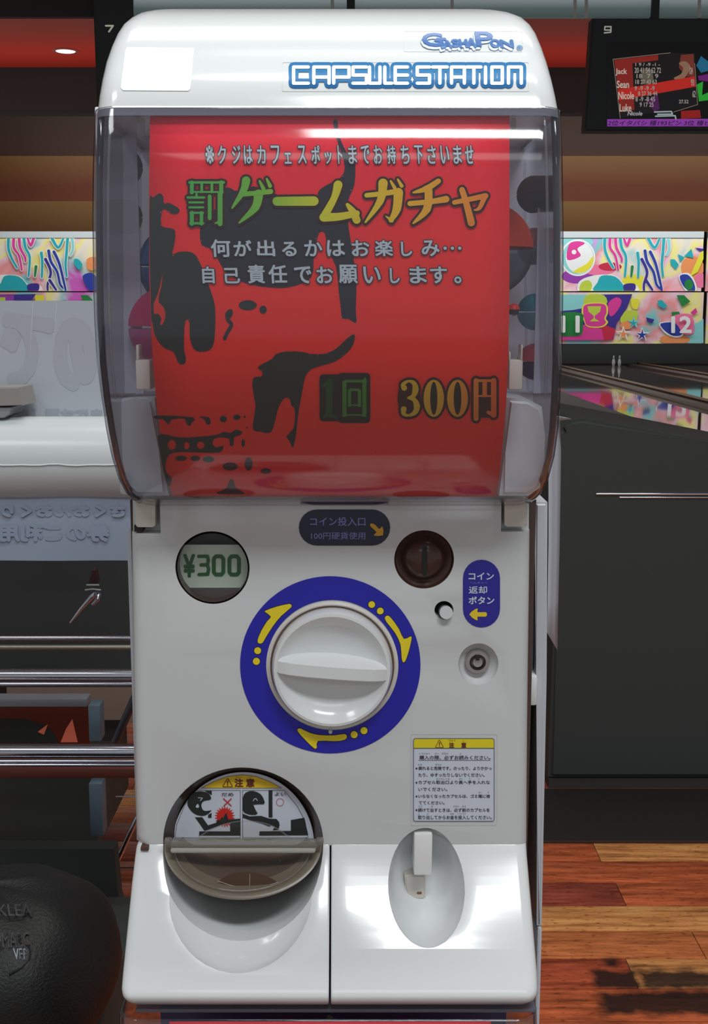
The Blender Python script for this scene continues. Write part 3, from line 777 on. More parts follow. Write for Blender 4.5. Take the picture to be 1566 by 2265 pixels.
tube('cross_wire', [at(256, 1762, YL + .22), at(340, 1761, YL + .22)], .0012, CH2, rk, 8)
tube('cross_wire', [at(260, 1919, YL + .22), at(340, 1918, YL + .22)], .0012, CH2, rk, 8)
# stool legs & orange things behind
og = empty('orange_panel', at(110, 1640, YL + .50), 'glossy orange panel glimpsed between the chrome rails', 'panel')
pbox('panel_face', -300, 1562, 196, 1645, YL + .47, YL + .49, mat('dark_orange_gloss', (96, 40, 28), .3), og)
lay('light_patch', Ink().poly([(160, 1590), (172, 1642), (134, 1642), (146, 1612)]), plane_surf(YL + .47), mat('orange_face', (250, 130, 100), .5), og, .001)
lay('light_patch', Ink().poly([(106, 1602), (97, 1625), (83, 1619)]), plane_surf(YL + .47), mat('orange_face', (250, 130, 100), .5), og, .001)
lay('dark_arc', Ink().poly([(-20, 1590)] + smooth([(-20, 1590), (60, 1592), (110, 1612), (130, 1645)], 5, False) + [(-20, 1645)]), plane_surf(YL + .47), BLACK, og, .0006)
# hooked chrome handle
tube('hook_rod', [at(155, 1378, YL + .3), at(180, 1346, YL + .3), at(203, 1320, YL + .3), at(212, 1313, YL + .3), at(218, 1316, YL + .29), at(216, 1326, YL + .28), at(204, 1338, YL + .28)], [.0015, .003, .0045, .005, .005, .004, .002], CH2, rk, 12)
tube('hook_clip', [at(191, 1294, YL + .3), at(219, 1294, YL + .3)], .0012, wp, rk, 8)
tube('hook_clip', [at(188, 1305, YL + .3), at(205, 1303, YL + .3), at(223, 1305, YL + .3)], .0014, wp, rk, 8)
prism('hook_block', [(196, 1290), (204, 1262), (210, 1262), (216, 1290)], YL + .31, YL + .33, mat('dark_red_block', (66, 34, 34), .5), rk)

# black bag
YG = .35
bagm = mat('black_leather', (22, 23, 24), .55, spec=.5, bump=(90, .5))
bag = empty('black_bag', at(0, 2300, YG), 'large black leather bag with faint embossed letters, low beside the machine', 'bag')
cb = at(0, 2140, YG + .12)
V, Fc = [], []
nu, nv = 40, 24
def bagp(px, py):
    pass
RX, RY, RZ = .135, .13, .105
for j in range(nv + 1):
    th = math.pi * j / nv
    for k in range(nu):
        ph = 2 * math.pi * k / nu
        f = 1 + .02 * math.sin(3 * ph + 5 * th) + .012 * math.sin(7 * ph - 3 * th)
        sx_ = math.copysign(abs(math.cos(ph)) ** .75, math.cos(ph)); sy_ = math.copysign(abs(math.sin(ph)) ** .75, math.sin(ph))
        V.append((cb.x + RX * f * math.sin(th) ** .8 * sx_, cb.y + RY * f * math.sin(th) ** .8 * sy_, cb.z + RZ * f * math.cos(th)))
for j in range(nv):
    for k in range(nu): Fc.append((j * nu + k, j * nu + (k + 1) % nu, (j + 1) * nu + (k + 1) % nu, (j + 1) * nu + k))
bo = from_py('bag_body', V, Fc, bagm, bag, True)
def bag_surf(x, y, off=0):
    d = Vector(ray(x, y)); o = Vector((0, -D, H)); lo_, hi_ = .8, 1.3
    # march to the ellipsoid
    t = .7
    while t < 1.5:
        p = o + d * t; q = p - cb
        if (q.x / RX) ** 2 + (q.y / RY) ** 2 + (q.z / RZ) ** 2 < 1: break
        t += .002
    return o + d * (t - .012)
lt = mat('embossed_grey', (62, 62, 64), .5)
lay('embossed_letters', Ink().text('NKLEA', -30, 2000, 70, 2026, bold=.3, shear=-.15), bag_surf, lt, bag, 0)
lay('embossed_letters', Ink().text('UMARC', -12, 2062, 66, 2096, bold=.3, shear=-.1), bag_surf, lt, bag, 0)
lay('embossed_letters', Ink().text('VER', 30, 2098, 62, 2122, bold=.3, shear=-.1), bag_surf, mat('embossed_bright', (150, 160, 170), .4), bag, 0)
tube('bag_seam', [bag_surf(x, y) for x, y in ((62, 2090), (67, 2105), (66, 2122), (50, 2140), (20, 2155))], .0012, bagm, bag, 8)
pl = empty('black_plinth', at(0, 2260, .33), 'black display plinth carrying the black leather bag', 'plinth')
zt = cb.z - RZ * 1.03
box('plinth_body', -.62, at(258, 2260, .62).x, .30, .85, 0, zt, mat('plinth_black', (66, 70, 69), .6, spec=.2), pl, .004)
lo2 = empty('black_partition', at(100, 2000, .9), 'matt black partition standing behind the leather bag', 'partition')
prism('partition_board', [(-300, 1878), (252, 1878), (262, 1990), (277, 2030), (277, 2420), (-300, 2420)], .90, .93, mat('partition_black', (66, 70, 69), .7, spec=.2), lo2)

# ================================================================== the capsule machine
MC = empty('capsule_machine', (-.02, .18, .736), 'white capsule vending machine with clear hood, blue ringed knob, on top of its twin', 'vending machine')

def make_profile(tab):
    P = [(at(783, y, Y).z, Y) for y, Y in dense(tab, 5)]
    P.sort()
    return P
def prof_surf(P):
    """surface extruded sideways from a side profile (Z, Y); found by bisecting along the line of sight"""
    def s(px, py, off=0):
        x, y, z = ray(px, py); lo_, hi_ = -.2, .12
        for _ in range(40):
            Y = (lo_ + hi_) / 2; Z = H + z * (Y + D) / y
            if Y < interp(P, Z) - off: lo_ = Y
            else: hi_ = Y
        t = (lo_ + D) / y
        return Vector((x * t, lo_, H + z * t))
    return s
CAPT = [(20, .035), (21, .012), (24, -.004), (32, -.020), (46, -.034), (66, -.046), (95, -.058), (130, -.067), (170, -.0775), (205, -.0835), (238, -.0868)]
HOODT = [(240, -.0863), (270, -.0904), (300, -.0940), (330, -.0965), (370, -.0980), (420, -.0986), (500, -.0992), (600, -.0992), (700, -.0975), (800, -.092), (880, -.083), (950, -.071), (1010, -.056), (1060, -.038), (1090, -.024), (1105, -.013), (1112, -.004)]
CAPP, HOODP = make_profile(CAPT), make_profile(HOODT)
cap_s, hood_s = prof_surf(CAPP), prof_surf(HOODP)
CL = [(20, 338), (21, 322), (24, 304), (32, 288), (46, 271), (66, 258), (95, 245), (130, 233), (170, 224), (205, 218), (238, 214)]
CR = [(20, 1095), (21, 1115), (24, 1136), (32, 1158), (46, 1174), (66, 1187), (95, 1199), (130, 1211), (170, 1222), (205, 1230), (238, 1236)]
HL = [(240, 217), (262, 216), (300, 214), (350, 212), (420, 211), (500, 211), (600, 212), (700, 214), (800, 220), (880, 229), (950, 240), (1010, 252), (1060, 267), (1090, 282), (1105, 297), (1112, 318)]
HR = [(240, 1233), (262, 1234), (300, 1236), (350, 1238), (420, 1239), (500, 1240), (600, 1240), (700, 1239), (800, 1237), (880, 1234), (950, 1229), (1010, 1221), (1060, 1208), (1090, 1194), (1105, 1180), (1112, 1160)]

def u_ring(xl, xr, Yf, Yb, Z, r, n=7):
    pts = [(xl, Yb, Z)]
    for k in range(n):
        a = math.pi - (math.pi / 2) * k / (n - 1)
        pts.append((xl + r + r * math.cos(a), Yf + r - r * math.sin(a), Z))
    for k in range(n):
        a = math.pi / 2 - (math.pi / 2) * k / (n - 1)
        pts.append((xr - r + r * math.cos(a), Yf + r - r * math.sin(a), Z))
    pts.append((xr, Yb, Z))
    return pts
def shell_rings(tab, L, R, r, Yb, inset=0):
    rings = []
    T = dense(tab, 4); 
    for (py, Y) in T:
        z = at(783, py, Y).z
        xl = at(interp(L, py), py, Y + r * .7).x + inset; xr = at(interp(R, py), py, Y + r * .7).x - inset
        rings.append(u_ring(xl, xr, Y + inset, Yb, z, r))
    return rings

# cap
rings = shell_rings(CAPT, CL, CR, .014, .27)
last = rings[-1]
# tuck under the lip
rings.append([(x * .995 + (-.02) * .005, y + .003 if y < .2 else y, z - .0016) for x, y, z in last])
rings.append([(x * .975 + (-.02) * .025, y + .006 if y < .2 else y, z - .0018) for x, y, z in last])
V, Fc = loft(rings, closed=True, cap0=True, cap1=True)
cap = from_py('top_cap', V, Fc, WHITE, MC, True)
cs = cap_s
lay('blank_sticker', Ink().poly(rrect(0, 0, 1, 1, .04) and [(281, 104), (432, 106), (429, 112), (421, 196), (417, 201), (272, 200), (267, 194), (277, 112)]), cs, mat('blank_sticker', (250, 250, 250), .3), cap, .0004, 12)
lay('clear_label_film', Ink().ring(rrect(624, 137, 1170, 202, 3), rrect(625.2, 138.2, 1168.8, 200.8, 3)), cs, mat('label_edge', (205, 210, 212), .3), cap, .0003, 12)
lay('clear_label_film', Ink().ring(rrect(893, 68, 1156, 114, 3), rrect(894, 69, 1155, 113, 3)), cs, mat('label_edge', (205, 210, 212), .3), cap, .0003, 12)
# lettering: CAPSULE STATION
Z1 = lambda x, y: (200 + x / 1.4774, y / 1.4774)
LET = {'C': [[(1, 0), (0, 0), (0, 1), (1, 1)]], 'A': [[(0, 1), (0, 0), (1, 0), (1, 1)], [(0, .62), (1, .62)]], 'P': [[(0, 1), (0, 0), (1, 0), (1, .62), (0, .62)]], 'S': [[(1, 0), (0, 0), (0, .5), (1, .5), (1, 1), (0, 1)]],
       'U': [[(0, 0), (0, 1), (1, 1), (1, 0)]], 'L': [[(0, 0), (0, 1), (1, 1)]], 'E': [[(1, 0), (0, 0), (0, 1), (1, 1)], [(0, .5), (1, .5)]], 'T': [[(0, 0), (1, 0)], [(.5, 0), (.5, 1)]], 'I': [[(.5, 0), (.5, 1)]],
       'O': [[(0, 0), (1, 0), (1, 1), (0, 1), (0, 0)]], 'N': [[(0, 1), (0, 0), (1, 0), (1, 1)]]}
cells = [('C', 664, 712), ('A', 730, 780), ('P', 795, 845), ('S', 858, 902), ('U', 912, 946), ('L', 962, 985), ('E', 996, 1036), ('S', 1068, 1108), ('T', 1118, 1166), ('A', 1180, 1222), ('T', 1230, 1276), ('I', 1282, 1300), ('O', 1312, 1346), ('N', 1366, 1408)]
o1, o2 = Ink(), Ink()
for ch, a, b_ in cells:
    for pl_ in LET[ch]:
        pts = [Z1(a + (b_ - a) * u, 219 + (272 - 219) * v) for u, v in pl_]
        o1.stroke(pts, 22); o2.stroke(pts, 7.5)
LB = ramp_mat('logo_blue', [(0, (8, 96, 160)), (.5, (28, 122, 178)), (1, (16, 110, 170))], 2, .3)
lay('lettering', o1, cs, LB, cap, .0005, 10, 'blue outlined lettering')
lay('lettering', o2, cs, mat('logo_white', (238, 242, 244), .3), cap, .0008, 10)
# upper logo
g1, g2_, g3 = Ink(), Ink(), Ink()
def glog(ink, dx, dy, b):
    for t, x0, y0, x1, y1 in (('G', 1084, 110, 1148, 150), ('T', 1132, 126, 1160, 158), ('A', 1152, 134, 1178, 156), ('S', 1180, 130, 1200, 153), ('H', 1204, 130, 1228, 154), ('A', 1230, 126, 1256, 154), ('P', 1258, 106, 1312, 150), ('O', 1306, 130, 1334, 154), ('N', 1338, 132, 1378, 154)):
        p, q = Z1(x0 + dx, y0 + dy), Z1(x1 + dx, y1 + dy)
        ink.text(t, p[0], p[1], q[0], q[1], bold=b, shear=-.15)
glog(g1, -2, 9, 2.6); glog(g2_, -2, 9, 1.3); glog(g3, 2, 0, 2.4)
lay('logo_shadow', g1, cs, mat('logo_edge', (60, 140, 190), .3), cap, .0005, 8)
lay('logo_shadow', g2_, cs, mat('logo_white', (238, 242, 244), .3), cap, .0007, 8)
lay('logo_letters', g3, cs, mat('logo_fill', (20, 112, 180), .3), cap, .0009, 8)
g4 = Ink(); glog(g4, 2, 0, .9)
lay('logo_letters', g4, cs, mat('logo_core', (26, 96, 170), .3), cap, .0011, 8)
lay('logo_letters', Ink().text('®', 1143, 100, 1156, 110, bold=.4), cs, mat('logo_fill', (44, 136, 196), .3), cap, .0009)

# clear hood
rings = shell_rings(HOODT, HL, HR, .013, .26)
V, Fc = loft(rings, closed=False, cap0=False, cap1=False)
hood = from_py('clear_hood', V, Fc, HOOD, MC, True)
md = hood.modifiers.new('s', 'SOLIDIFY'); md.thickness = .0022; md.offset = 1
# moulded rim at the top of the hood, bead lines at its corners
def rim(name, py0, py1, m, out=.0008, r=.013):
    R_ = []
    for py in (py0, py1):
        Y = interp(dense(HOODT, 4), py); z = at(783, py, Y).z
        xl = at(interp(HL, py), py, Y + r * .7).x; xr = at(interp(HR, py), py, Y + r * .7).x
        R_.append((xl, xr, Y, z))
    a, b_ = R_
    ring_o = [u_ring(a[0] - out, a[1] + out, a[2] - out, .25, a[3], r), u_ring(b_[0] - out, b_[1] + out, b_[2] - out, .25, b_[3], r)]
    ring_i = [u_ring(b_[0] + .002, b_[1] - .002, b_[2] + .002, .25, b_[3], r), u_ring(a[0] + .002, a[1] - .002, a[2] + .002, .25, a[3], r)]
    V, Fc = loft(ring_o + ring_i, closed=False, cap0=False, cap1=False)
    return from_py(name, V, Fc, m, MC, True)
RIMM = clear_mat('clear_rim', (190, 190, 206), (90, 86, 112), gloss=2.2, rough=.08, milk=.28, milkc=(160, 165, 180))
rim('hood_rim', 240, 256, RIMM)
EDGEM = clear_mat('clear_edge', (120, 122, 140), (44, 40, 66), gloss=2.0, rough=.06, milk=.10, milkc=(120, 120, 140))
for side, tab in (('l', HL), ('r', HR)):
    pts = []
    for py in [258, 300, 360, 420, 500, 600, 700, 800, 880, 950, 1010, 1060, 1090, 1105, 1111]:
        Y = interp(dense(HOODT, 4), py)
        p = at(interp(tab, py), py, Y + .010); pts.append((p.x + (.0022 if side == 'l' else -.0022), p.y, p.z))
    tube('hood_edge_bead', pts, .0021, EDGEM, MC, 12)
    pts2 = [(x + (.0066 if side == 'l' else -.0066), y - .0065, z) for x, y, z in pts[:9]]
    tube('hood_edge_bead', pts2, .0009, CLEAR, MC, 8)
# small moulded hooks at the head of the window
for px in (316, 1136):
    a = [at(px, y, -.070) for y in (262, 285, 300)] + [at(px + (10 if px < 700 else -10), 307, -.070), at(px + (16 if px < 700 else -16), 302, -.070)]
    tube('moulded_hook', a, .0012, CLEAR, MC, 8)

# inside: white drum walls, posts and tray
MILK = mat('milky_inner_plastic', (228, 232, 242), .5)
IN = mat('inner_white_plastic', (206, 208, 212), .35)
def inbox(name, x0, y0, x1, y1, Y, Y2, m, bevel=.001, label=None): return pbox(name, x0, y0, x1, y1, Y, Y2, m, MC, bevel, label)
inbox('inner_back_wall', 232, 236, 1216, 900, .062, .066, MILK)
inbox('inner_tray_wall', 262, 870, 1208, 1098, .03, .14, IN, .004)
LINER = clear_mat('frosted_liner', (226, 228, 236), (150, 152, 166), gloss=1.0, rough=.2, milk=.5, milkc=(216, 220, 234))
for a, b_ in ((234, 300), (1180, 1216)): pbox('frosted_liner', a, 250, b_, 870, -.006, -.0045, LINER, MC)
for a, b_, flip in ((301, 331, False), (1125, 1157, True)):
    inbox('inner_post', a, 796, b_, 862, -.062, -.045, IVORY)
    inbox('inner_post', a if not flip else b_ - 6, 762, a + 6 if not flip else b_, 800, -.062, -.050, IVORY)
    if flip: inbox('inner_post', a, 778, a + 5, 800, -.062, -.050, IVORY)
pt = [(1122, 880), (1170, 884), (1200, 900), (1206, 960), (1203, 1030), (1196, 1080), (1170, 1098), (1105, 1098), (1118, 1000)]
prism('inner_cheek', pt, -.030, .02, IN, MC, .003)
pt = [(240, 884), (300, 880), (340, 880), (352, 1000), (372, 1098), (300, 1098), (268, 1070), (250, 1000)]
prism('inner_cheek', pt, -.020, .02, mat('inner_cheek_grey', (176, 182, 190), .35), MC, .003)

# back body / frame behind the door
a = at(306, 1112, .03); b_ = at(1204, 2222, .03)
YB0 = .036

zbot = at(783, 2222, -.055).z
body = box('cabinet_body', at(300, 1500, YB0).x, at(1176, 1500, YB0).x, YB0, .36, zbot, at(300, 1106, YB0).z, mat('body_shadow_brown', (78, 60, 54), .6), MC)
def py_of(z, Y):
    a_, b2 = 1000.0, 3000.0
    for _ in range(40):
        m_ = (a_ + b2) / 2
        if at(783, m_, Y).z > z: a_ = m_
        else: b2 = m_
    return m_
pyb = py_of(zbot, .05)
prism('side_frame', [(1183, 1112), (1212, 1112), (1209, 1500), (1203, 1800), (1199, pyb), (1188, pyb), (1188, 1800), (1186, 1500)], .05, .30, FRAMEW, MC, .002, 'lilac grey side frame')
pbox('frame_bracket', 1168, 1496, 1190, 1562, .045, .07, WHITE, MC, .002)
pbox('frame_back_strip', 1174, 1180, 1186, 1500, .06, .07, mat('frame_strip', (124, 130, 140), .4), MC)
pbox('left_frame', 302, 1176, 309, 1860, .04, .30, FRAMEW, MC, .001)

# door
DL = [(1112, 290), (1180, 291), (1400, 293), (1700, 298), (1850, 301), (1864, 305), (1870, 312)]
DR = [(1112, 1173), (1300, 1171), (1500, 1168), (1700, 1166), (1868, 1165)]
rings = []
for py in (1106, 1180, 1300, 1450, 1600, 1750, 1850, 1860, 1866, 1870):
    z = at(783, py, 0).z
    xl, xr = at(interp(DL, py), py, .006).x, at(interp(DR, py), py, .006).x
    rings.append(u_ring(xl, xr, 0, .034, z, .009, 8))
V, Fc = loft(rings)
door = from_py('front_door', V, Fc, DOORW, MC, True)
def cyl_cut(px, py, rpx, Y0, Y1, ry=None, seg=64):
    r = rpx * (D) / F * 1.0
    c = at(px, py, 0); ry = r if ry is None else ry * D / F
    sc_ = 1.0
    V = []
    for Y in (Y0, Y1):
        V += [(c.x + r * math.cos(2 * math.pi * k / seg), Y, c.z + ry * math.sin(2 * math.pi * k / seg)) for k in range(seg)]
    Fc = [tuple(range(seg)), tuple(range(seg, 2 * seg))] + [(k, (k + 1) % seg, seg + (k + 1) % seg, seg + k) for k in range(seg)]
    return from_py('cut', V, Fc, None)
def ell_cut(c, rx, ry, rz, tilt=0, seg=48, rng=24):
    bm = bmesh.new(); bmesh.ops.create_uvsphere(bm, u_segments=seg, v_segments=rng, radius=1)
    bm.transform(Matrix.Translation(c) @ Matrix.Rotation(tilt, 4, 'X') @ Matrix.Diagonal((rx, ry, rz, 1)))
    return from_bm('cut', bm, None)
PXW = D / F * 1.0
S0 = lambda px, py: at(px, py, 0)
def R_(px): return px * D / F / 1.0
# depth along the lens axis is a little more than D for the lower features
def rad(py, rpx): return rpx * ((at(783, py, 0) - Vector((0, -D, H))).dot(Vector((0, CP, -SP)))) / F
def ccut(px, py, rpx, Y0, Y1, rypx=None, seg=64):
    r = rad(py, rpx); ry = rad(py, rypx) / math.cos(PITCH) if rypx else r
    c = at(px, py, 0); V = []
    for Y in (Y0, Y1): V += [(c.x + r * math.cos(2 * math.pi * k / seg), Y, c.z + ry * math.sin(2 * math.pi * k / seg)) for k in range(seg)]
    Fc = [tuple(range(seg)), tuple(range(seg, 2 * seg))] + [(k, (k + 1) % seg, seg + (k + 1) % seg, seg + k) for k in range(seg)]
    return from_py('cut', V, Fc, None)
CH = (538, 1866); RCH = 177
def notch(x0, y0, x1, y1): 
    a = at(x0, y1, 0); b = at(x1, y0, 0)
    return from_bm('cut', box_bm(a.x, b.x, -.01, .012, a.z, b.z), None)
cup_c = at(942, 1962, -.012)
lock_c = at(1058, 1466, 0)
cuts = [ccut(470, 1256, 82, -.01, .05), ccut(938, 1238, 66, -.01, .05), ccut(982, 1350, 21, -.01, .05), ccut(*CH, RCH, -.01, .05),
        ell_cut((lock_c.x, -.002, lock_c.z - .001), rad(1466, 45), .012, rad(1466, 48)), notch(280, 1095, 353, 1180), notch(1108, 1095, 1185, 1176)]
zb_ = at(783, 1868, 0)
cup = lambda: ell_cut((cup_c.x, -.020, cup_c.z + .0045), rad(1960, 83), .050, rad(1960, 122) * .95, 0)
cuts.append(cup())
door = boolean(door, cuts, .0007)

# hinge tabs
prism('hinge_tab', rrect(300, 1104, 343, 1166, 5), -.0015, .011, IVORY, MC, .0008)
prism('hinge_tab', rrect(1116, 1104, 1166, 1165, 5), -.0015, .011, IVORY, MC, .0008)
pbox('hinge_gap', 297, 1162, 315, 1176, .0002, .011, DARK, MC)

# price window
pc = at(470, 1256, 0)
lathe('price_window_tube', (pc.x, 0, pc.z), [(rad(1256, 81.5), .0), (rad(1256, 81.5), -.022), (rad(1256, 78), -.022), (rad(1256, 78), .0002)], mat('window_tube_brown', (84, 66, 60), .35), MC, seg=64)
pw = pbox('price_card', 385, 1205, 556, 1300, .012, .014, mat('price_card', (226, 240, 222), .4), MC)
pbox('price_card_ledge', 385, 1298, 556, 1345, .012, .022, mat('price_ledge', (96, 88, 90), .3), MC, .001)
pbox('price_window_back', 385, 1172, 556, 1345, .023, .026, mat('price_dark', (40, 40, 42), .4), MC)
ps = plane_surf(.012)
zz = lambda x, y: (280 + x / 3.132, 1080 + y / 3.132)
ink = Ink()
p, q = zz(398, 462), zz(470, 612); ink.text('¥', p[0], p[1], q[0], q[1], bold=1.8)
ink.stroke([zz(500, 472), zz(560, 472), zz(566, 500), zz(560, 530), zz(515, 532)], 7.5).stroke([zz(560, 532), zz(568, 560), zz(562, 596), zz(502, 598)], 7.5)
for x in (604, 712):
    pts = [zz(x, 490), zz(x + 14, 472), zz(x + 52, 472), zz(x + 66, 490), zz(x + 66, 582), zz(x + 52, 598), zz(x + 14, 598), zz(x, 582), zz(x, 490)]
    ink.stroke(pts, 8.5)
lay('price_digits', ink, ps, mat('price_green', (16, 104, 38), .4), pw, .0004)
gw = lathe('price_window_glass', (pc.x, -.0002, pc.z), [(0, .0012), (rad(1256, 40), .0009), (rad(1256, 70), .0003), (rad(1256, 77), 0)], clear_mat('window_glass', (236, 238, 238), (140, 140, 140), gloss=1.2), MC, seg=48)

# coin slot dome
cc = at(938, 1238, 0)
r1 = rad(1238, 1)
dome = lathe('coin_slot_plate', (cc.x, .0, cc.z), [(66 * r1, -.02), (65.5 * r1, -.001), (62 * r1, -.004), (50 * r1, -.006), (46 * r1, -.004), (38 * r1, .000), (20 * r1, .0025), (0, .003)], BROWN, MC, seg=64)
lay('coin_slot', Ink().poly(rrect(934, 1202, 945, 1274, 3)), plane_surf(-.0034), mat('slot_black', (24, 18, 18), .5), dome, .0003)
for px, py in ((974, 1254), (956, 1278)): pass

# coin return button
bc = at(984, 1352, 0)
pbox('button_recess', 955, 1325, 1010, 1376, .016, .018, mat('button_recess', (30, 32, 34), .6), MC)
bm = bmesh.new(); tube_bm(bm, [at(983, 1350, .014), at(987, 1355, -.004)], rad(1352, 14.5), 24)
from_bm('return_button', bm, DOORW, MC, True)

# lock
rl = rad(1466, 1)
lathe('lock_bezel', (lock_c.x, .008, lock_c.z), [(45 * rl, -.002), (44 * rl, .002), (38 * rl, .001), (30 * rl, -.002), (27 * rl, -.002)], mat('lock_shade', (150, 132, 124), .4), MC, seg=48)
lk = lathe('lock_barrel', (lock_c.x - .0002, .009, lock_c.z - .0004), [(27 * rl, -.004), (27 * rl, .006), (25 * rl, .007), (18 * rl, .007), (17 * rl, .004), (0, .004)], mat('lock_metal', (190, 184, 182), .25, metal=.8), MC, seg=40)
lathe('lock_core', (lock_c.x - .0002, .009, lock_c.z - .0004), [(17 * rl, .0), (17 * rl, .0072), (14 * rl, .0072), (13.6 * rl, .003)], mat('lock_core_dark', (40, 34, 34), .3), lk, seg=36)
lathe('lock_core', (lock_c.x - .0002, .009, lock_c.z - .0004), [(12 * rl, .0), (12 * rl, .0066), (10.5 * rl, .0072), (0, .0068)], mat('lock_metal', (190, 184, 182), .25, metal=.8), lk, seg=36)
pbox('lock_notch', 1052, 1449, 1061, 1461, .0005, .004, mat('lock_core_dark', (40, 34, 34), .3), lk)

ds = plane_surf(0)
# dark pill label
pl1 = lay('coin_label', Ink().poly(rrect(661, 1127, 863, 1207, 39.9)), ds, mat('dark_label', (40, 42, 66), .3), MC, .0004, 0, 'dark navy pill label')
lay('lettering', Ink().text('コイン投入口', 686, 1144, 808, 1163, bold=.25), ds, LILAC, pl1, .0007)
lay('lettering', Ink().text('100円硬貨使用', 688, 1177, 808, 1193, bold=.1), ds, LILAC, pl1, .0007)
lay('label_arrow', Ink().poly(smooth([(820, 1158), (829, 1160), (839, 1170), (846, 1164), (847, 1184), (826, 1184), (833, 1177), (820, 1165)], 2)), ds, mat('amber_ink', (222, 164, 44), .35), pl1, .0007)
pbox('door_slot_shadow', 664, 1110, 860, 1116, -.0004, .003, mat('slot_purple', (60, 50, 90), .4), MC, .0005)
# blue pill label
pl2 = lay('coin_label', Ink().poly(rrect(1024, 1238, 1106, 1388, 40.9)), ds, mat('blue_label', (44, 40, 150), .3), MC, .0004, 0, 'blue upright pill label')
for t, x0, y0, x1, y1, b in (('コイン', 1037, 1267, 1092, 1282, .5), ('返却', 1037, 1297, 1077, 1313, .3), ('ボタン', 1037, 1320, 1093, 1336, .5), ('へんきゃく', 1039, 1287, 1077, 1291, 0)):
    lay('lettering', Ink().text(t, x0, y0, x1, y1, bold=b), ds, mat('label_pale', (206, 216, 236), .4) if b else LILAC, pl2, .0007)
lay('label_arrow', Ink().poly(smooth([(1038, 1359), (1052, 1347), (1057, 1347), (1056, 1354), (1074, 1354), (1077, 1359), (1074, 1364), (1056, 1364), (1057, 1371), (1052, 1371)], 2)), ds, mat('yellow_label_ink', (236, 204, 44), .35), pl2, .0007)

# blue ring
RC = (730.5, 1471)
rg = lay('knob_ring', Ink().ring(circle(730.5, 1470.5, 199.5, 196, n=96), circle(735, 1471, 146, 144, n=96)), ds, BLUE, MC, .0004, 0, 'royal blue ring')
zr = lambda x, y: (280 + x / 3.132, 1080 + y / 3.132)       # left crop
zq = lambda x, y: (720 + x / 2.9547, 1080 + y / 2.9547)     # right crop
yi, ko = Ink(), Ink()
arrowA = [zr(*p) for p in smooth([(1137, 805), (1140, 825), (1070, 885), (1010, 960), (960, 1040), (940, 1072), (915, 1074), (908, 1050), (935, 985), (975, 920), (1000, 890), (965, 860), (962, 848), (1040, 820), (1120, 802)], 2)]
arrowB = [zq(*p) for p in smooth([(388, 845), (405, 832), (430, 850), (480, 920), (512, 985), (555, 968), (562, 985), (545, 1060), (522, 1128), (505, 1135), (497, 1100), (490, 1020), (455, 945), (400, 875)], 2)]
arrowC = [zr(*p) for p in smooth([(1188, 1668), (1205, 1664), (1270, 1695), (1340, 1710), (1440, 1712), (1510, 1702), (1526, 1720), (1510, 1742), (1440, 1752), (1325, 1750), (1318, 1795), (1300, 1802), (1240, 1745), (1186, 1685)], 2)]
for A in (arrowA, arrowB, arrowC):
    lay('ring_arrow', Ink().poly(A), ds, YELLOW, lay('arrow_outline', Ink().stroke(A + [A[0]], 2.4), ds, BLACK, rg, .0006) and rg, .0008)
for c, r in ((zr(908, 1125), 7.6), (zr(899, 1199), 7.8), (zq(302, 760), 7.4), (zq(358, 802), 7.4), (zq(187, 1610), 7.8), (zq(251, 1584), 7.8)):
    lay('ring_dot', Ink().poly(circle(c[0], c[1], r, n=24)), ds, YELLOW, rg, .0008)
    lay('dot_outline', Ink().ring(circle(c[0], c[1], r + 1.4, n=24), circle(c[0], c[1], r - .2, n=24)), ds, BLACK, rg, .0006)

# knob
kc = at(735, 1472, 0); k1 = rad(1472, 1)
lathe('knob_socket', (kc.x, 0, kc.z), [(146 * k1, 0), (146 * k1, .0012), (140 * k1, .0022), (137 * k1, .0016), (136.5 * k1, -.004), (120 * k1, -.004)], mat('socket_white', (216, 212, 206), .3), MC, seg=96)
lathe('knob_groove', (kc.x, 0, kc.z), [(137 * k1, .0009), (133 * k1, .0009), (132.5 * k1, .0003)], mat('groove_brown', (112, 84, 70), .5), MC, seg=96)
prof = [(132 * k1, -.003), (132.5 * k1, .006), (131 * k1, .010), (127 * k1, .0125), (121 * k1, .0128), (116 * k1, .0112), (108 * k1, .0084), (98 * k1, .0060), (84 * k1, .0040), (66 * k1, .0022), (46 * k1, .0009), (24 * k1, .0001), (0, 0)]
knob = lathe('turning_knob', (kc.x, 0, kc.z), prof, WHITE, MC, seg=96)
# grip bar across the dish
def kp(dx, dz, h): 
    a = math.radians(-4.5)
    x = dx * k1; z = dz * k1
    return Vector((kc.x + x * math.cos(a) - z * math.sin(a), -h, kc.z + x * math.sin(a) + z * math.cos(a)))
rgs = []
for dx, top, hw, foot in ((-121, .0122, 16, 24), (-112, .0140, 17, 26), (-90, .0165, 17, 28), (-50, .0180, 17, 29), (0, .0184, 17, 30), (50, .0180, 17, 29), (90, .0165, 17, 28), (112, .0140, 17, 26), (121, .0122, 16, 24)):
    rgs.append([kp(dx, foot, -.0005), kp(dx, hw + 4, top * .55), kp(dx, hw, top - .0018), kp(dx, hw - 4, top), kp(dx, -hw + 4, top), kp(dx, -hw, top - .0018), kp(dx, -hw - 4, top * .55), kp(dx, -foot, -.0005)])
V, Fc = loft(rgs)
gb = from_py('grip_bar', V, Fc, WHITE, knob, True)
lathe('stop_peg', tuple(at(731, 1617, 0)), [(4.5 * k1, 0), (4.5 * k1, .002), (3 * k1, .003), (0, .003)], mat('socket_white', (216, 212, 206), .3), MC, seg=16)

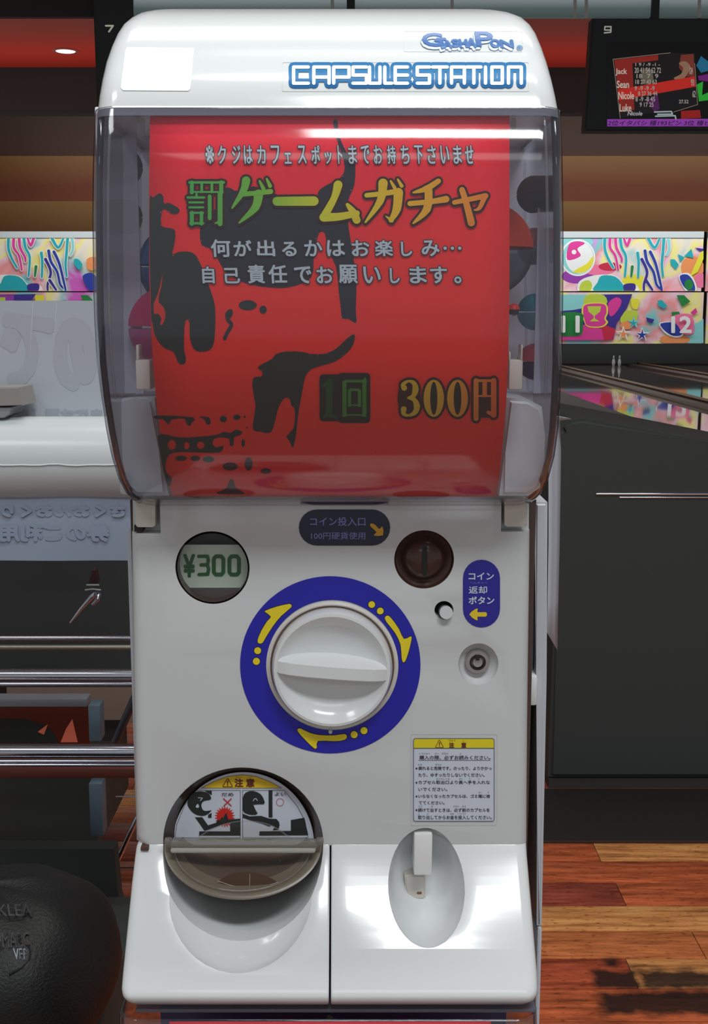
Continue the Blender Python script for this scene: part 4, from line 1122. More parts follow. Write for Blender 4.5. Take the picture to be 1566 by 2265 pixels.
# caution label
cl = lay('caution_label', Ink().poly(rrect(912, 1633, 1094, 1818, 5)), ds, PAPER, MC, .0003, 0, 'white caution label with yellow header')
INKG = mat('label_ink', (78, 78, 96), .5); INKR = mat('label_ink_dark', (60, 52, 66), .5); INKY = mat('label_red_brown', (110, 50, 30), .5)
lay('label_header', Ink().poly([(915, 1655), (915, 1638), (919, 1634), (1089, 1634), (1093, 1638), (1093, 1655)]), ds, mat('label_yellow', (226, 210, 36), .4), cl, .0005)
lay('label_border', Ink().ring(rrect(914, 1633, 1093.5, 1817, 5), rrect(915.3, 1634.2, 1092.3, 1815.8, 4)), ds, INKG, cl, .0007)
lay('label_border', Ink().stroke([(915, 1655), (1093, 1655)], 1.3, cap=False), ds, INKG, cl, .0007)
zc = lambda x, y: (880 + x / 6.264, 1600 + y / 6.264)
hd = Ink()
p, q = zc(520, 232), zc(632, 338); hd.text('⚠', p[0], p[1], q[0], q[1], bold=.25)
p, q = zc(712, 268), zc(778, 338); hd.text('注', p[0], p[1], q[0], q[1], bold=.6)
p, q = zc(882, 268), zc(945, 338); hd.text('意', p[0], p[1], q[0], q[1], bold=.6)
p, q = zc(708, 225), zc(795, 252); hd.text('ちゅう', p[0], p[1], q[0], q[1]); p, q = zc(900, 232), zc(918, 256); hd.text('い', p[0], p[1], q[0], q[1])
lay('label_header_text', hd, ds, INKY, cl, .0007)
tx = Ink(); rb = Ink()
for t, x0, y0, x1, y1 in (('購入の際、必ずお読みください。', 300, 446, 1282, 502), ('倒れると危険です。のったり、よりかかっ', 285, 598, 1298, 648), ('たり、ゆすったりしないでください。', 285, 692, 1200, 740), ('カプセル取出口より奥へ手を入れな', 285, 792, 1275, 842),
                          ('いでください。', 285, 890, 685, 938), ('いらなくなったカプセルは、ゴミ箱に捨', 285, 984, 1278, 1034), ('ててください。', 290, 1078, 645, 1124), ('続けて出すときは、必ず前のカプセルを', 280, 1176, 1272, 1228), ('取り出してからお金を投入してください。', 280, 1276, 1300, 1330)):
    p, q = zc(x0, y0), zc(x1, y1); tx.text(t, p[0], p[1], q[0], q[1], bold=.16, ring=4)
for t, x0, y0, x1, y1 in (('こうにゅう', 295, 408, 440, 430), ('さい', 512, 408, 570, 430), ('かなら', 610, 405, 698, 430), ('よ', 856, 408, 878, 432), ('たお', 280, 560, 336, 585), ('きけん', 520, 560, 606, 585), ('とりだしぐち', 534, 758, 718, 782), ('おく', 850, 758, 896, 782), ('て', 985, 758, 1005, 780), ('い', 1115, 758, 1135, 780),
                          ('ばこ', 1120, 946, 1164, 968), ('す', 1242, 946, 1264, 968), ('つづ', 284, 1138, 340, 1162), ('だ', 462, 1138, 486, 1162), ('かなら', 770, 1138, 846, 1162), ('まえ', 892, 1138, 946, 1162), ('と', 285, 1242, 304, 1264), ('だ', 402, 1242, 424, 1264), ('かね', 722, 1242, 778, 1264), ('とうにゅう', 826, 1242, 944, 1264)):
    p, q = zc(x0, y0), zc(x1, y1); rb.text(t, p[0], p[1], q[0], q[1])
for y in (626, 822, 1013, 1202): c = zc(258, y); tx.poly(circle(c[0], c[1], 2.1, n=12))
p, q = zc(290, 512), zc(1280, 512); tx.stroke([p, q], .9)
lay('label_text', tx, ds, INKR, cl, .0006); lay('label_text', rb, ds, INKR, cl, .0006)
lay('label_film', Ink().ring(rrect(908, 1624, 1100, 1826, 5), rrect(908.7, 1624.7, 1099.3, 1825.3, 5)), ds, mat('film_edge', (206, 200, 198), .4), MC, .0003)

# ---- lower shelf
SHT = [(1868, .0), (1876, -.0015), (1900, -.006), (1960, -.018), (2030, -.032), (2100, -.045), (2160, -.0555), (2196, -.0615), (2210, -.0625), (2218, -.0605), (2222, -.055)]
SHP = make_profile(SHT)
sh_s = prof_surf(SHP)
SL = [(1868, 312), (1871, 305), (1880, 301), (1900, 298), (1960, 291), (2030, 284), (2100, 277), (2160, 271), (2196, 268), (2210, 270), (2218, 276), (2222, 286)]
SR = [(1868, 1165), (1900, 1167), (1960, 1172), (2030, 1178), (2100, 1184), (2160, 1189), (2196, 1191), (2210, 1190), (2218, 1186), (2222, 1176)]
def shelf(name, left, right, rl_, rr_):
    rings = []
    for py, Y in dense(SHT, 3):
        z = at(783, py, Y).z
        r = .006
        xl = at(interp(left, py), py, Y + r * .7).x; xr = at(interp(right, py), py, Y + r * .7).x
        pts = [(xl, .034, z)]
        for k in range(6):
            a = math.pi - (math.pi / 2) * k / 5; pts.append((xl + rl_ + rl_ * math.cos(a), Y + rl_ - rl_ * math.sin(a), z))
        for k in range(6):
            a = math.pi / 2 - (math.pi / 2) * k / 5; pts.append((xr - rr_ + rr_ * math.cos(a), Y + rr_ - rr_ * math.sin(a), z))
        pts.append((xr, .034, z)); rings.append(pts)
    V, Fc = loft(rings)
    return from_py(name, V, Fc, WHITE, MC, True)
s1 = shelf('left_shelf', SL, [(1868, 729.5), (2222, 727.5)], .007, .0016)
s2 = shelf('right_shelf', [(1868, 733), (2222, 732)], SR, .0016, .009)
sc_c = at(534, 1900, -.008)
s1 = boolean(s1, [ccut(*CH, RCH, -.08, .05), ell_cut((sc_c.x + .0005, -.020, sc_c.z + .002), rad(1900, 181), .022, rad(1900, 276) * .80, math.radians(-30))], .0006)
s2 = boolean(s2, [cup()], .0007)
pbox('shelf_gap', 700, 1872, 760, 2080, .020, .030, mat('gap_brown', (84, 60, 50), .7), MC)
pbox('shelf_notch', 311, 1874, 328, 1882, -.0045, .004, mat('gap_brown', (84, 60, 50), .7), MC, .0003)

# ---- dispenser
cx, cz = at(*CH, 0).x, at(*CH, 0).z
h1 = rad(1866, 1)
def half_loft(name, secs, m, a0, a1, n=40, label=None, parent=MC, zs=1.0):
    """rings of (radius px, depth Y, z drop) swept over an arc"""
    V, Fc = [], []
    for r, Y, sz in secs:
        for k in range(n):
            a = math.radians(a0 + (a1 - a0) * k / (n - 1))
            V.append((cx + r * h1 * math.cos(a), Y(a) if callable(Y) else Y, cz + r * h1 * math.sin(a) * sz))
    for i in range(len(secs) - 1):
        for k in range(n - 1): Fc.append((i * n + k, i * n + k + 1, (i + 1) * n + k + 1, (i + 1) * n + k))
    return from_py(name, V, Fc, m, parent, True, label, fix=False)
DOME = mat('dispenser_dark_plastic', (74, 62, 56), .18)
half_loft('dispenser_rim', [(176.5, -.0003, 1), (175, .0006, 1), (171, .0036, 1), (161, .0092, 1), (157, .0108, 1)], DOME, 0, 180)
# back of the dispenser and sticker
pbox('dispenser_back', 350, 1686, 726, 1900, .0215, .024, mat('dispenser_brown', (70, 58, 50), .4), MC)
stk = lay('warning_sticker', Ink().poly(circle(538, 1872, 157, 164, n=60, a0=-180, a1=0)), plane_surf(.0108), PAPER, MC, 0, 0, 'half round caution sticker')
sf = plane_surf(.0108)
z7 = lambda x, y: (340 + x / 3.915, 1680 + y / 3.915)
def S7(pts, k=0):
    P = [z7(*p) for p in pts]
    return smooth(P, k) if k else P
lay('sticker_header', Ink().poly([z7(425, 245)] + smooth(S7([(425, 245), (520, 190), (640, 150), (760, 137), (880, 148), (1000, 190), (1092, 245)]), 4, False)), sf, mat('sticker_yellow', (238, 200, 40), .4), stk, .0003)
hi = Ink(); p, q = z7(598, 165), z7(682, 238); hi.text('⚠', p[0], p[1], q[0], q[1], bold=.5)
p, q = z7(702, 168), z7(772, 236); hi.text('注', p[0], p[1], q[0], q[1], bold=.9); p, q = z7(802, 168), z7(870, 236); hi.text('意', p[0], p[1], q[0], q[1], bold=.9)
p, q = z7(712, 146), z7(764, 160); hi.text('ちゅう', p[0], p[1], q[0], q[1]); p, q = z7(826, 146), z7(846, 160); hi.text('い', p[0], p[1], q[0], q[1])
lay('sticker_text', hi, sf, INKY, stk, .0005)
bl = Ink()
for a in (0,):
    bl.stroke(S7([(412, 248), (520, 192), (640, 148), (760, 133), (880, 145), (1000, 190), (1108, 248), (412, 248)]), .7)
    bl.stroke(S7([(370, 267), (750, 267), (750, 677), (185, 677), (200, 560), (270, 390), (370, 267)]), .8)
    bl.stroke(S7([(770, 267), (1130, 267), (1240, 400), (1310, 530), (1338, 677), (770, 677), (770, 267)]), .8)
# left picture: a hand caught in the flap
bl.poly(S7([(495, 345), (430, 362), (412, 400), (430, 440), (468, 445), (500, 440), (460, 478), (410, 488), (350, 468), (305, 420), (292, 370), (320, 310), (370, 280), (430, 278), (480, 300)], 3))
bl.poly(S7([(440, 270), (503, 270), (503, 310)]))
bl.poly(S7([(357, 500), (420, 500), (470, 570), (540, 548), (600, 520), (618, 470), (632, 466), (645, 520), (750, 512), (750, 658), (392, 658), (395, 622), (662, 622), (662, 545), (600, 560), (520, 590), (440, 618), (400, 560)], 0))
bl.poly(S7([(472, 478), (502, 462), (500, 505), (470, 505)]))
# right picture
bl.poly(S7([(772, 330), (800, 285), (860, 272), (925, 300), (955, 350), (953, 388), (862, 392), (900, 468), (850, 480), (800, 468), (772, 440)], 2))
bl.poly(S7([(772, 470), (830, 492), (930, 488), (1000, 512), (1062, 515), (1085, 540), (1090, 570), (1078, 610), (1030, 612), (1050, 582), (1020, 570), (1000, 580), (950, 560), (880, 540), (772, 505)], 0))
bl.poly(S7([(995, 268), (1028, 268), (1028, 502), (995, 502)]))
bl.poly(S7([(916, 622), (1188, 618), (1188, 524), (1304, 504), (1338, 655), (914, 658)]))
lay('sticker_pictogram', bl, sf, BLACK, stk, .0004)
rd = Ink()
cst = z7(615, 500)
rd.poly([(cst[0] + (23 if k % 2 else 16) * math.cos(math.pi * 2 * k / 44) , cst[1] - 1 + (23 if k % 2 else 16.5) * math.sin(math.pi * 2 * k / 44) * 1.05) for k in range(44)])
lay('sticker_burst', rd, sf, mat('burst_red', (206, 44, 34), .4), stk, .00035)
hand = Ink().poly(S7([(540, 548), (555, 520), (575, 525), (590, 495), (600, 510), (622, 465), (640, 500), (650, 540), (600, 560)], 0))
lay('sticker_pictogram', hand, sf, BLACK, stk, .0006)
xr_ = Ink().stroke(S7([(605, 340), (670, 400)]), 2.6).stroke(S7([(670, 340), (608, 402)]), 2.6)
p = z7(1094, 370); xr_.ring(circle(p[0], p[1], 8.6, n=32), circle(p[0], p[1], 7.6, n=32))
lay('sticker_marks', xr_, sf, mat('mark_red', (196, 50, 60), .4), stk, .0005)
wh = Ink().poly(S7([(380, 385), (392, 400), (388, 416), (372, 418), (364, 405)], 3)).stroke(S7([(386, 330), (422, 334), (404, 356)]), 1.4).stroke(S7([(862, 358), (872, 340), (886, 338), (898, 356)]), 1.4)
lay('sticker_marks', wh, sf, PAPER, stk, .0006)
kt = Ink()
for t, x0, y0, x1, y1 in (('だめ', 588, 288, 690, 318), ('よい', 1048, 286, 1144, 314)):
    p, q = z7(x0, y0), z7(x1, y1); kt.text(t, p[0], p[1], q[0], q[1], bold=.15)
lay('sticker_text', kt, sf, INKR, stk, .0005)

# lower half: brownish bowl leaning forward with the slope
sl_ = 0.34
BOWL = mat('dispenser_bowl_plastic', (108, 98, 84), .3)
BOWLD = mat('dispenser_bowl_dark', (84, 70, 60), .35)
def bowlsec(r, d, sz):   # rings lean out with the shelf slope
    return (r, lambda a, r=r, d=d: d - .031 * max(0, -math.sin(a)) * (r / 176.0), sz)
half_loft('dispenser_bowl', [bowlsec(178, .004, .485), bowlsec(174, .0, .485), bowlsec(166, -.0005, .475), bowlsec(152, .003, .46), bowlsec(142, .008, .44)], BOWL, 180, 360)
half_loft('dispenser_bowl_inside', [bowlsec(142, .008, .44), bowlsec(130, .016, .41), bowlsec(122, .020, .39)], BOWLD, 180, 360)
V = [(cx + 121 * h1 * math.cos(math.radians(a)), .0215, cz + 121 * h1 * math.sin(math.radians(a)) * .56) for a in range(180, 361, 5)]
half_loft('dispenser_floor', [bowlsec(124, .0205, .39), bowlsec(70, .021, .38), bowlsec(2, .0215, .38)], mat('bowl_floor_brown', (96, 82, 76), .25), 180, 360)
tube('bowl_bead', [(cx + r * h1 * math.cos(math.radians(a)), -.0035 - .0245 * abs(math.sin(math.radians(a))), cz + r * h1 * .45 * math.sin(math.radians(a))) for a, r in [(a_, 150) for a_ in range(186, 356, 6)]], .00055, CLEAR, MC, 6)
ey = .004
# eye shaped opening at the foot of the bowl
fb = plane_surf(-.021)
lay('bowl_eye', Ink().poly([z7(560, 1050)] + smooth([z7(560, 1050), z7(680, 988), z7(850, 975), z7(1000, 1020), z7(1070, 1062)], 5, False) + smooth([z7(1070, 1062), z7(950, 1098), z7(830, 1108), z7(700, 1095), z7(560, 1050)], 5, False)[1:-1]), fb, mat('bowl_eye_brown', (86, 66, 54), .3), MC, 0)
lay('bowl_eye_edge', Ink().stroke(smooth([z7(555, 1050), z7(700, 1098), z7(830, 1110), z7(950, 1100), z7(1075, 1062)], 5, False), 1.3).stroke([z7(832, 990), z7(830, 1105)], .9), fb, mat('bowl_edge_light', (190, 180, 166), .3), MC, .0004)
tube('bowl_shine_wall', [at(618, 1900, .0), at(626, 1938, -.004)], .0008, CLEAR, MC, 6)
# clear flap
FL = clear_mat('flap_clear', (214, 212, 206), (150, 146, 138), gloss=1.6, rough=.08, milk=.25, milkc=(190, 188, 180))
pbox('flap_bar', 376, 1861, 700, 1876, -.014, -.008, FL, MC, .0012)
pbox('flap_bar', 376, 1878, 698, 1889, -.015, -.007, clear_mat('flap_rib_milky', (200, 202, 196), (170, 170, 160), gloss=1.3, rough=.15, milk=.6, milkc=(206, 206, 198)), MC, .0018)
for a, b_ in ((363, 378), (699, 716)): pbox('flap_pin', a, 1858, b_, 1870, -.012, -.006, FL, MC, .0012)
tube('flap_arch', [at(x, y, -.012) for x, y in smooth([(440, 1851), (470, 1833), (510, 1820), (545, 1816), (585, 1821), (615, 1834), (640, 1852)], 4, False)], .0005, CLEAR, MC, 6)
V, Fc = [], []
for j, (wd, dy, Y) in enumerate(((98, 1862, -.012), (92, 1848, -.0125), (76, 1834, -.0125), (50, 1823, -.012), (12, 1817, -.012))):
    V += [at(540 - wd, dy, Y), at(540 + wd, dy, Y)]
for j in range(4): Fc.append((2 * j, 2 * j + 1, 2 * j + 3, 2 * j + 2))
from_py('flap_sheet', V, Fc, clear_mat('flap_sheet_clear', (246, 246, 242), (190, 186, 176), gloss=1.0), MC, True)

# coin return cup: white tongue and tray
CUPW = mat('cup_cream', (206, 200, 192), .35)
pbox('cup_tongue', 915, 1844, 957, 1937, -.001, .026, mat('cup_tongue_white', (232, 232, 232), .3), MC, .0015)
prism('cup_block', [(894, 1936), (941, 1936), (941, 1990), (899, 1990)], .014, .030, CUPW, MC, .0012)
lay('cup_mark', Ink().poly(rrect(922, 1973, 933, 1978, 2)), plane_surf(.014), mat('rust_mark', (130, 84, 50), .5), MC, .0004)

# ------------------------------------------------------------------ poster in the hood
PO = empty('red_poster', at(728, 700, -.06), 'red and black printed poster curving inside the clear hood of the upper machine', 'poster')
PPT = [(y, Y + .0055) for y, Y in HOODT]
PPP = make_profile(PPT); po_s = prof_surf(PPP)
PLt = [(258, 332), (400, 330), (600, 330), (700, 333), (800, 338), (900, 347), (980, 357), (1040, 367), (1098, 381)]
PRt = [(258, 1127), (400, 1127), (600, 1127), (700, 1126), (800, 1124), (900, 1119), (980, 1112), (1040, 1106), (1098, 1098)]
V, Fc = [], []
ys = [258 + 840 * k / 84 for k in range(85)]
for y in ys:
    for t in range(9):
        V.append(po_s(interp(PLt, y) + (interp(PRt, y) - interp(PLt, y)) * t / 8, y))
for j in range(84):
    for k in range(8): Fc.append((j * 9 + k, j * 9 + k + 1, (j + 1) * 9 + k + 1, (j + 1) * 9 + k))
RP = ramp_mat('poster_red_print', [(0, (246, 50, 42)), (.3, (240, 52, 40)), (.6, (244, 46, 42)), (1, (248, 36, 60))], 2, .45)
sheet = from_py('poster_sheet', V, Fc, RP, PO, True, fix=False)
md = sheet.modifiers.new('s', 'SOLIDIFY'); md.thickness = .0003; md.offset = -1 if False else 0
BK = mat('poster_black', (44, 47, 46), .45)
NV = mat('poster_navy_black', (42, 40, 54), .45)
def pr(name, ink, m, off):
    m.node_tree.nodes['Principled BSDF'].inputs['Roughness'].default_value = .6; m.node_tree.nodes['Principled BSDF'].inputs['Specular IOR Level'].default_value = .15
    return lay(name, ink, po_s, m, PO, off, 14)
# black shapes of the print
A = [(331, 440), (338, 437), (351, 428), (360, 432), (363, 450), (375, 449), (396, 462), (393, 472), (380, 473), (362, 462), (356, 480), (359, 501), (383, 506), (388, 519), (385, 543), (381, 562), (396, 557), (420, 557), (434, 566), (446, 590), (464, 638), (475, 675), (476, 725), (470, 768), (447, 778), (429, 772), (420, 747), (419, 714), (413, 707), (408, 722), (407, 772), (411, 789), (409, 804), (395, 804), (384, 779), (361, 768), (343, 743), (338, 718), (334, 700), (333, 640), (331, 560)]
Bq = [(500, 414), (530, 424), (561, 412), (600, 425), (640, 440), (700, 452), (703, 426), (719, 411), (749, 396), (762, 376), (758, 345), (744, 305), (737, 268), (746, 266), (752, 305), (772, 345), (785, 353), (784, 408), (770, 444), (770, 493), (779, 553), (788, 614), (787, 686), (788, 714), (771, 705), (757, 704), (754, 682), (750, 650), (743, 590), (725, 553), (719, 517), (707, 514), (700, 535), (694, 565), (688, 614), (640, 635), (591, 635), (543, 626), (500, 602), (470, 553), (446, 541), (444, 500), (470, 470), (490, 440)]
Dq = [(784, 739), (766, 750), (745, 770), (720, 782), (690, 783), (665, 778), (630, 778), (610, 784), (600, 795), (575, 808), (571, 815), (580, 822), (578, 832), (562, 835), (558, 850), (562, 880), (565, 900), (559, 948), (575, 955), (595, 958), (605, 945), (615, 905), (628, 882), (640, 882), (645, 898), (652, 905), (650, 945), (634, 965), (640, 975), (648, 990), (655, 960), (660, 915), (668, 870), (675, 835), (685, 820), (700, 812), (740, 800), (768, 780), (782, 760)]
ink = Ink().poly(smooth(A, 3)).poly(smooth(Dq, 3)).poly(circle(548, 675, 20, 11)).poly(circle(582, 685, 8, 9)).stroke(smooth([(510, 688), (503, 705), (512, 718), (503, 735), (497, 748)], 4, False), [9, 14, 16, 12, 7] + [8] * 20)
for x, y, a, b_ in ((494, 927, 8, 7), (524, 923, 8, 6), (541, 922, 2.5, 2.5), (400, 1014, 13, 6), (432, 1014, 11, 6), (461, 1016, 13, 7), (546, 946, 2, 2), (538, 980, 4, 9)): ink.poly(circle(x, y, a, b_, n=20))
ink.poly(smooth([(344, 919), (427, 923), (425, 934), (419, 943), (412, 936), (407, 926), (386, 927), (378, 930), (374, 939), (366, 933), (360, 927), (345, 927)], 2))
ink.poly(smooth([(440, 922), (462, 923), (466, 936), (458, 940), (452, 928)], 2))
T1 = smooth([(349, 964), (365, 961), (385, 966), (415, 968), (440, 966), (480, 962), (495, 955), (510, 958), (522, 950), (536, 956), (530, 963), (518, 968), (517, 985), (508, 985), (507, 971), (490, 968), (475, 970), (470, 980), (478, 990), (494, 986), (490, 998), (470, 1002), (400, 1000), (375, 1006), (366, 1025), (368, 1045), (380, 1057), (378, 1070), (371, 1075), (361, 1040), (354, 1000)], 2)
ink.poly(T1, (circle(380, 984, 9, 11, n=16), circle(413, 986, 6, 8, n=16), circle(444, 985, 8, 8, n=16)))
pr('poster_print', ink, BK, .0004)
pr('poster_print', Ink().poly(smooth(Bq, 3)), NV, .0004)
fd = Ink()
for x, y, a, b_ in ((509, 1032, 17, 9), (550, 1026, 9, 15), (588, 1042, 12, 6)): fd.poly(circle(x, y, a, b_, n=20))
fd.poly(smooth([(478, 1092), (500, 1080), (508, 1062), (516, 1062), (522, 1078), (540, 1090), (530, 1094)], 3))
pr('poster_print', fd, mat('poster_faded_black', (84, 44, 44), .45), .0004)
pr('poster_print', Ink().poly(smooth([(359, 608), (354, 633), (347, 656), (340, 672), (341, 694), (350, 694), (357, 705), (354, 716), (359, 718), (366, 700), (362, 680), (351, 668), (352, 652), (357, 633)], 2)), mat('poster_flame_red', (214, 50, 40), .45), .0006)
# sparkling specks along the black edges
sp = Ink(); rnd = random.Random(3)
for ring_, step in ((A, 2), (Bq, 2), (Dq, 2)):
    cen = (sum(p[0] for p in ring_) / len(ring_), sum(p[1] for p in ring_) / len(ring_))
    R2 = smooth(ring_, 5)
    for k in range(0, len(R2), 3):
        if rnd.random() < .55 and R2[k][0] > 340:
            x = R2[k][0] + rnd.uniform(-3, 3); y = R2[k][1] + rnd.uniform(-3, 3); s_ = rnd.uniform(.5, 1.1)
            sp.poly(circle(x, y, s_, n=5))
pr('poster_specks', sp, mat('speck_pink', (226, 130, 160), .5), .0009)

Zp = lambda x, y: (300 + x / 1.6484, 250 + y / 1.6484)
def Sk(ink, strokes, extra):
    for pts, w in strokes:
        P = smooth([Zp(*p) for p in pts], 4, False) if len(pts) > 2 else [Zp(*p) for p in pts]
        ww = [x / 1.6484 for x in (w if isinstance(w, (list, tuple)) else [w])]
        if len(ww) == len(pts) and len(pts) > 2: 
            ww = [interp([(i, v) for i, v in enumerate(ww)], k * (len(pts) - 1) / (len(P) - 1)) for k in range(len(P))]
        elif len(ww) == 1: ww = ww * len(P)
        ink.stroke(P, ww, True, extra)
    return ink
def Hs(y, x0, x1, w): return ([(x0, y), (x1, y)], [w, w])
def Vs(x, y0, y1, w): return ([(x, y0), (x, y1)], [w, w])
HEAD = [Hs(253, 196, 322, 8), Hs(288, 200, 318, 6), Vs(205, 253, 290, 13), Vs(241, 253, 288, 9), Vs(278, 253, 288, 9), Vs(312, 253, 290, 14),
        Hs(308, 190, 250, 8), Hs(326, 196, 246, 7), Hs(344, 196, 246, 7), Hs(364, 200, 246, 7), Hs(402, 200, 246, 8), Vs(205, 364, 404, 14), Vs(240, 364, 404, 12), Vs(222, 296, 308, 8),
        Vs(270, 304, 384, 13), ([(308, 296), (308, 404)], [17, 17]), ([(306, 398), (290, 402)], [14, 4]),
        # ge
        ([(403, 246), (392, 285), (352, 346)], [30, 24, 6]), ([(385, 296), (440, 292), (492, 286)], [18, 16, 18]), ([(448, 296), (436, 345), (378, 400)], [34, 28, 6]), ([(452, 248), (466, 276)], [7, 14]), ([(478, 240), (490, 266)], [7, 14]),
        # bar
        ([(515, 322), (650, 321)], [32, 34]),
        # mu
        ([(738, 262), (724, 310), (690, 372)], [32, 24, 28]), ([(686, 380), (740, 378), (806, 366)], [32, 28, 22]), ([(772, 334), (792, 360), (806, 390)], [12, 26, 28]),
        # ga
        ([(842, 300), (900, 294), (962, 284)], [16, 18, 20]), ([(958, 290), (952, 350), (930, 392)], [34, 30, 14]), ([(934, 392), (912, 376)], [14, 3]), ([(902, 256), (892, 320), (838, 398)], [34, 26, 6]), ([(930, 248), (944, 272)], [7, 13]), ([(956, 242), (970, 266)], [7, 13]),
        # chi
        ([(1104, 248), (1060, 276), (1012, 290)], [18, 22, 6]), ([(1000, 330), (1070, 324), (1132, 314)], [18, 18, 24]), ([(1068, 282), (1062, 350), (1012, 402)], [28, 28, 6]),
        # small ya
        ([(1162, 326), (1220, 314), (1276, 302)], [16, 18, 20]), ([(1272, 306), (1254, 346), (1234, 354)], [20, 14, 4]), ([(1190, 280), (1206, 330), (1224, 400)], [20, 22, 26])]
pr('headline_outline', Sk(Ink(), HEAD, 5.2), mat('outline_brown', (62, 26, 24), .45), .0010)
HG = ramp_mat('headline_gradient', [(0, (70, 176, 84)), (.25, (120, 190, 60)), (.45, (214, 214, 44)), (.7, (236, 190, 36)), (1, (238, 130, 44))], 0, .45)
pr('headline_letters', Sk(Ink(), HEAD, 0.2), HG, .0014)
OUT = mat('text_outline', (58, 44, 46), .45); PT = mat('poster_pale_text', (190, 206, 214), .45)
def line(chars, y0, y1, bold=1.0, ob=3.2, m=PT, name='poster_lettering', shear=-.06):
    o, t = Ink(), Ink()
    for ch, x0, x1, a, b_ in chars:
        yy0 = y0 + a * (y1 - y0); yy1 = y0 + b_ * (y1 - y0)
        o.text(ch, x0, yy0, x1, yy1, bold=ob, shear=shear, ring=6); t.text(ch, x0, yy0, x1, yy1, bold=bold, shear=shear, ring=6)
    pr(name + '_outline', o, OUT, .0010); pr(name, t, m, .0014)
def spread(s, xs, w, small={}):
    return [(c, x - w / 2 * small.get(i, (1, 0, 1))[0], x + w / 2 * small.get(i, (1, 0, 1))[0], small.get(i, (1, 0, 1))[1], small.get(i, (1, 0, 1))[2]) for i, (c, x) in enumerate(zip(s, xs))]
s = '※クジはカフェスポットまでお持ち下さいませ'
xs = [464, 491, 523, 549, 578, 609, 637, 668, 698, 726, 752, 780, 808, 836, 866, 896, 926, 955, 984, 1012, 1038]
line(spread(s, xs, 18, {6: (.8, .4, 1), 9: (.8, .35, 1), 10: (.5, 0, 1)}), 322, 362, .55, 2.6, name='poster_notice')
s = '何が出るかはお楽しみ…'
xs = [(x / 1.6484 + 300) for x in (310, 390, 475, 560, 648, 730, 820, 905, 988, 1075, 1155)]
line(spread(s, xs, 38, {0: (1.1, -.05, 1.05), 3: (.8, .1, 1), 8: (.6, .1, 1), 10: (1.0, .42, .58)}), 532, 566, 1.0, 3.4, name='poster_promise')
s = '自己責任でお願いします。'
xs = [(x / 1.6484 + 300) for x in (265, 352, 440, 518, 610, 690, 775, 862, 945, 1030, 1105, 1175)]
line(spread(s, xs, 36, {0: (.7, 0, 1), 1: (.9, .1, 1), 2: (1, -.1, 1), 3: (1.1, -.1, 1), 6: (1.1, -.1, 1), 8: (.55, .1, 1), 11: (.4, .62, 1)}), 590, 626, 1.0, 3.4, name='poster_terms')
# price line
go, gt = Ink(), Ink()
go.stroke([(722, 846), (731, 915)], 32).poly(rrect(707, 828, 760, 932, 8)).poly(rrect(748, 825, 819, 936, 8))
pr('price_line_outline', go, mat('price_black', (40, 36, 34), .45), .0010)
n1 = Ink().stroke([(728, 842), (728, 920)], 15, False).poly([(712, 852), (728, 838), (735, 838), (735, 846), (720, 858)]).poly([(716, 916), (746, 916), (748, 924), (714, 924)])
pr('price_line_text', n1, mat('price_dark_green', (34, 78, 34), .45), .0013)
n2 = Ink()
for (x0, y0, x1, y1), wv, wh_ in (((762, 843, 806, 922), 9, 3.5), ((773, 862, 795, 900), 7, 3.5)):
    n2.stroke([(x0, y0), (x0, y1)], wv, False).stroke([(x1, y0), (x1, y1)], wv, False).stroke([(x0, y0), (x1, y0)], wh_ * 1.6, False).stroke([(x0, y1 - 4), (x1, y1 - 4)], wh_, False)
n2.poly([(800, 843), (808, 834), (813, 846)])
pr('price_line_text', n2, mat('price_mid_green', (64, 130, 44), .45), .0013)
e0 = lambda x0, x1, y0=840, y1=922: (circle((x0 + x1) / 2, (y0 + y1) / 2, (x1 - x0) / 2, (y1 - y0) / 2, n=40), circle((x0 + x1) / 2, (y0 + y1) / 2, (x1 - x0) / 2 - 14.5, (y1 - y0) / 2 - 4.5, n=40))
def price_big(extra, m, off):
    ink = Ink()
    for x0, x1 in ((937, 982), (989, 1035)):
        o, i_ = e0(x0, x1)
        if extra: ink.poly(circle((x0 + x1) / 2, 881, (x1 - x0) / 2 + extra, 41 + extra, n=40))
        else: ink.ring(o, i_)
    S3 = [([(894, 858), (892, 850), (904, 843), (916, 848), (919, 862), (914, 876), (903, 880)], [13, 9, 5, 10, 14, 10, 5]), ([(903, 880), (916, 884), (922, 898), (918, 912), (904, 919), (893, 915), (893, 905)], [5, 10, 14, 11, 5, 9, 13])]
    for pts, w in S3:
        P = smooth(pts, 4, False); ww = [interp(list(enumerate(w)), k * (len(pts) - 1) / (len(P) - 1)) for k in range(len(P))]
        ink.stroke(P, ww, True, extra)
    if extra: ink.poly(circle(905, 881, 20 + extra, 41 + extra, n=30))
    for st_, w in (([(1053, 842), (1053, 926)], 11), ([(1092, 842), (1092, 918)], 12), ([(1053, 842), (1094, 842)], 6), ([(1056, 876), (1090, 876)], 4), ([(1072, 844), (1072, 874)], 10), ([(1092, 918), (1080, 912)], 8)):
        ink.stroke(st_, w, True, extra)
    if extra: ink.poly(rrect(1048, 836, 1098, 924, 4))
    pr('price_line_outline' if extra else 'price_line_text', ink, m, off)
price_big(5.5, mat('outline_brown', (62, 26, 24), .45), .0010)
price_big(0, ramp_mat('price_gradient', [(0, (210, 180, 44)), (.45, (214, 160, 50)), (1, (222, 92, 46))], 0, .45), .0014)
for m_, nm in ((BK, 'poster_counter'),):
    ink = Ink()
    pr(nm, Ink().poly(circle(959.5, 881, 7, 36, n=24)).poly(circle(1012, 881, 7, 36, n=24)), mat('price_black', (40, 36, 34), .45), .0012)

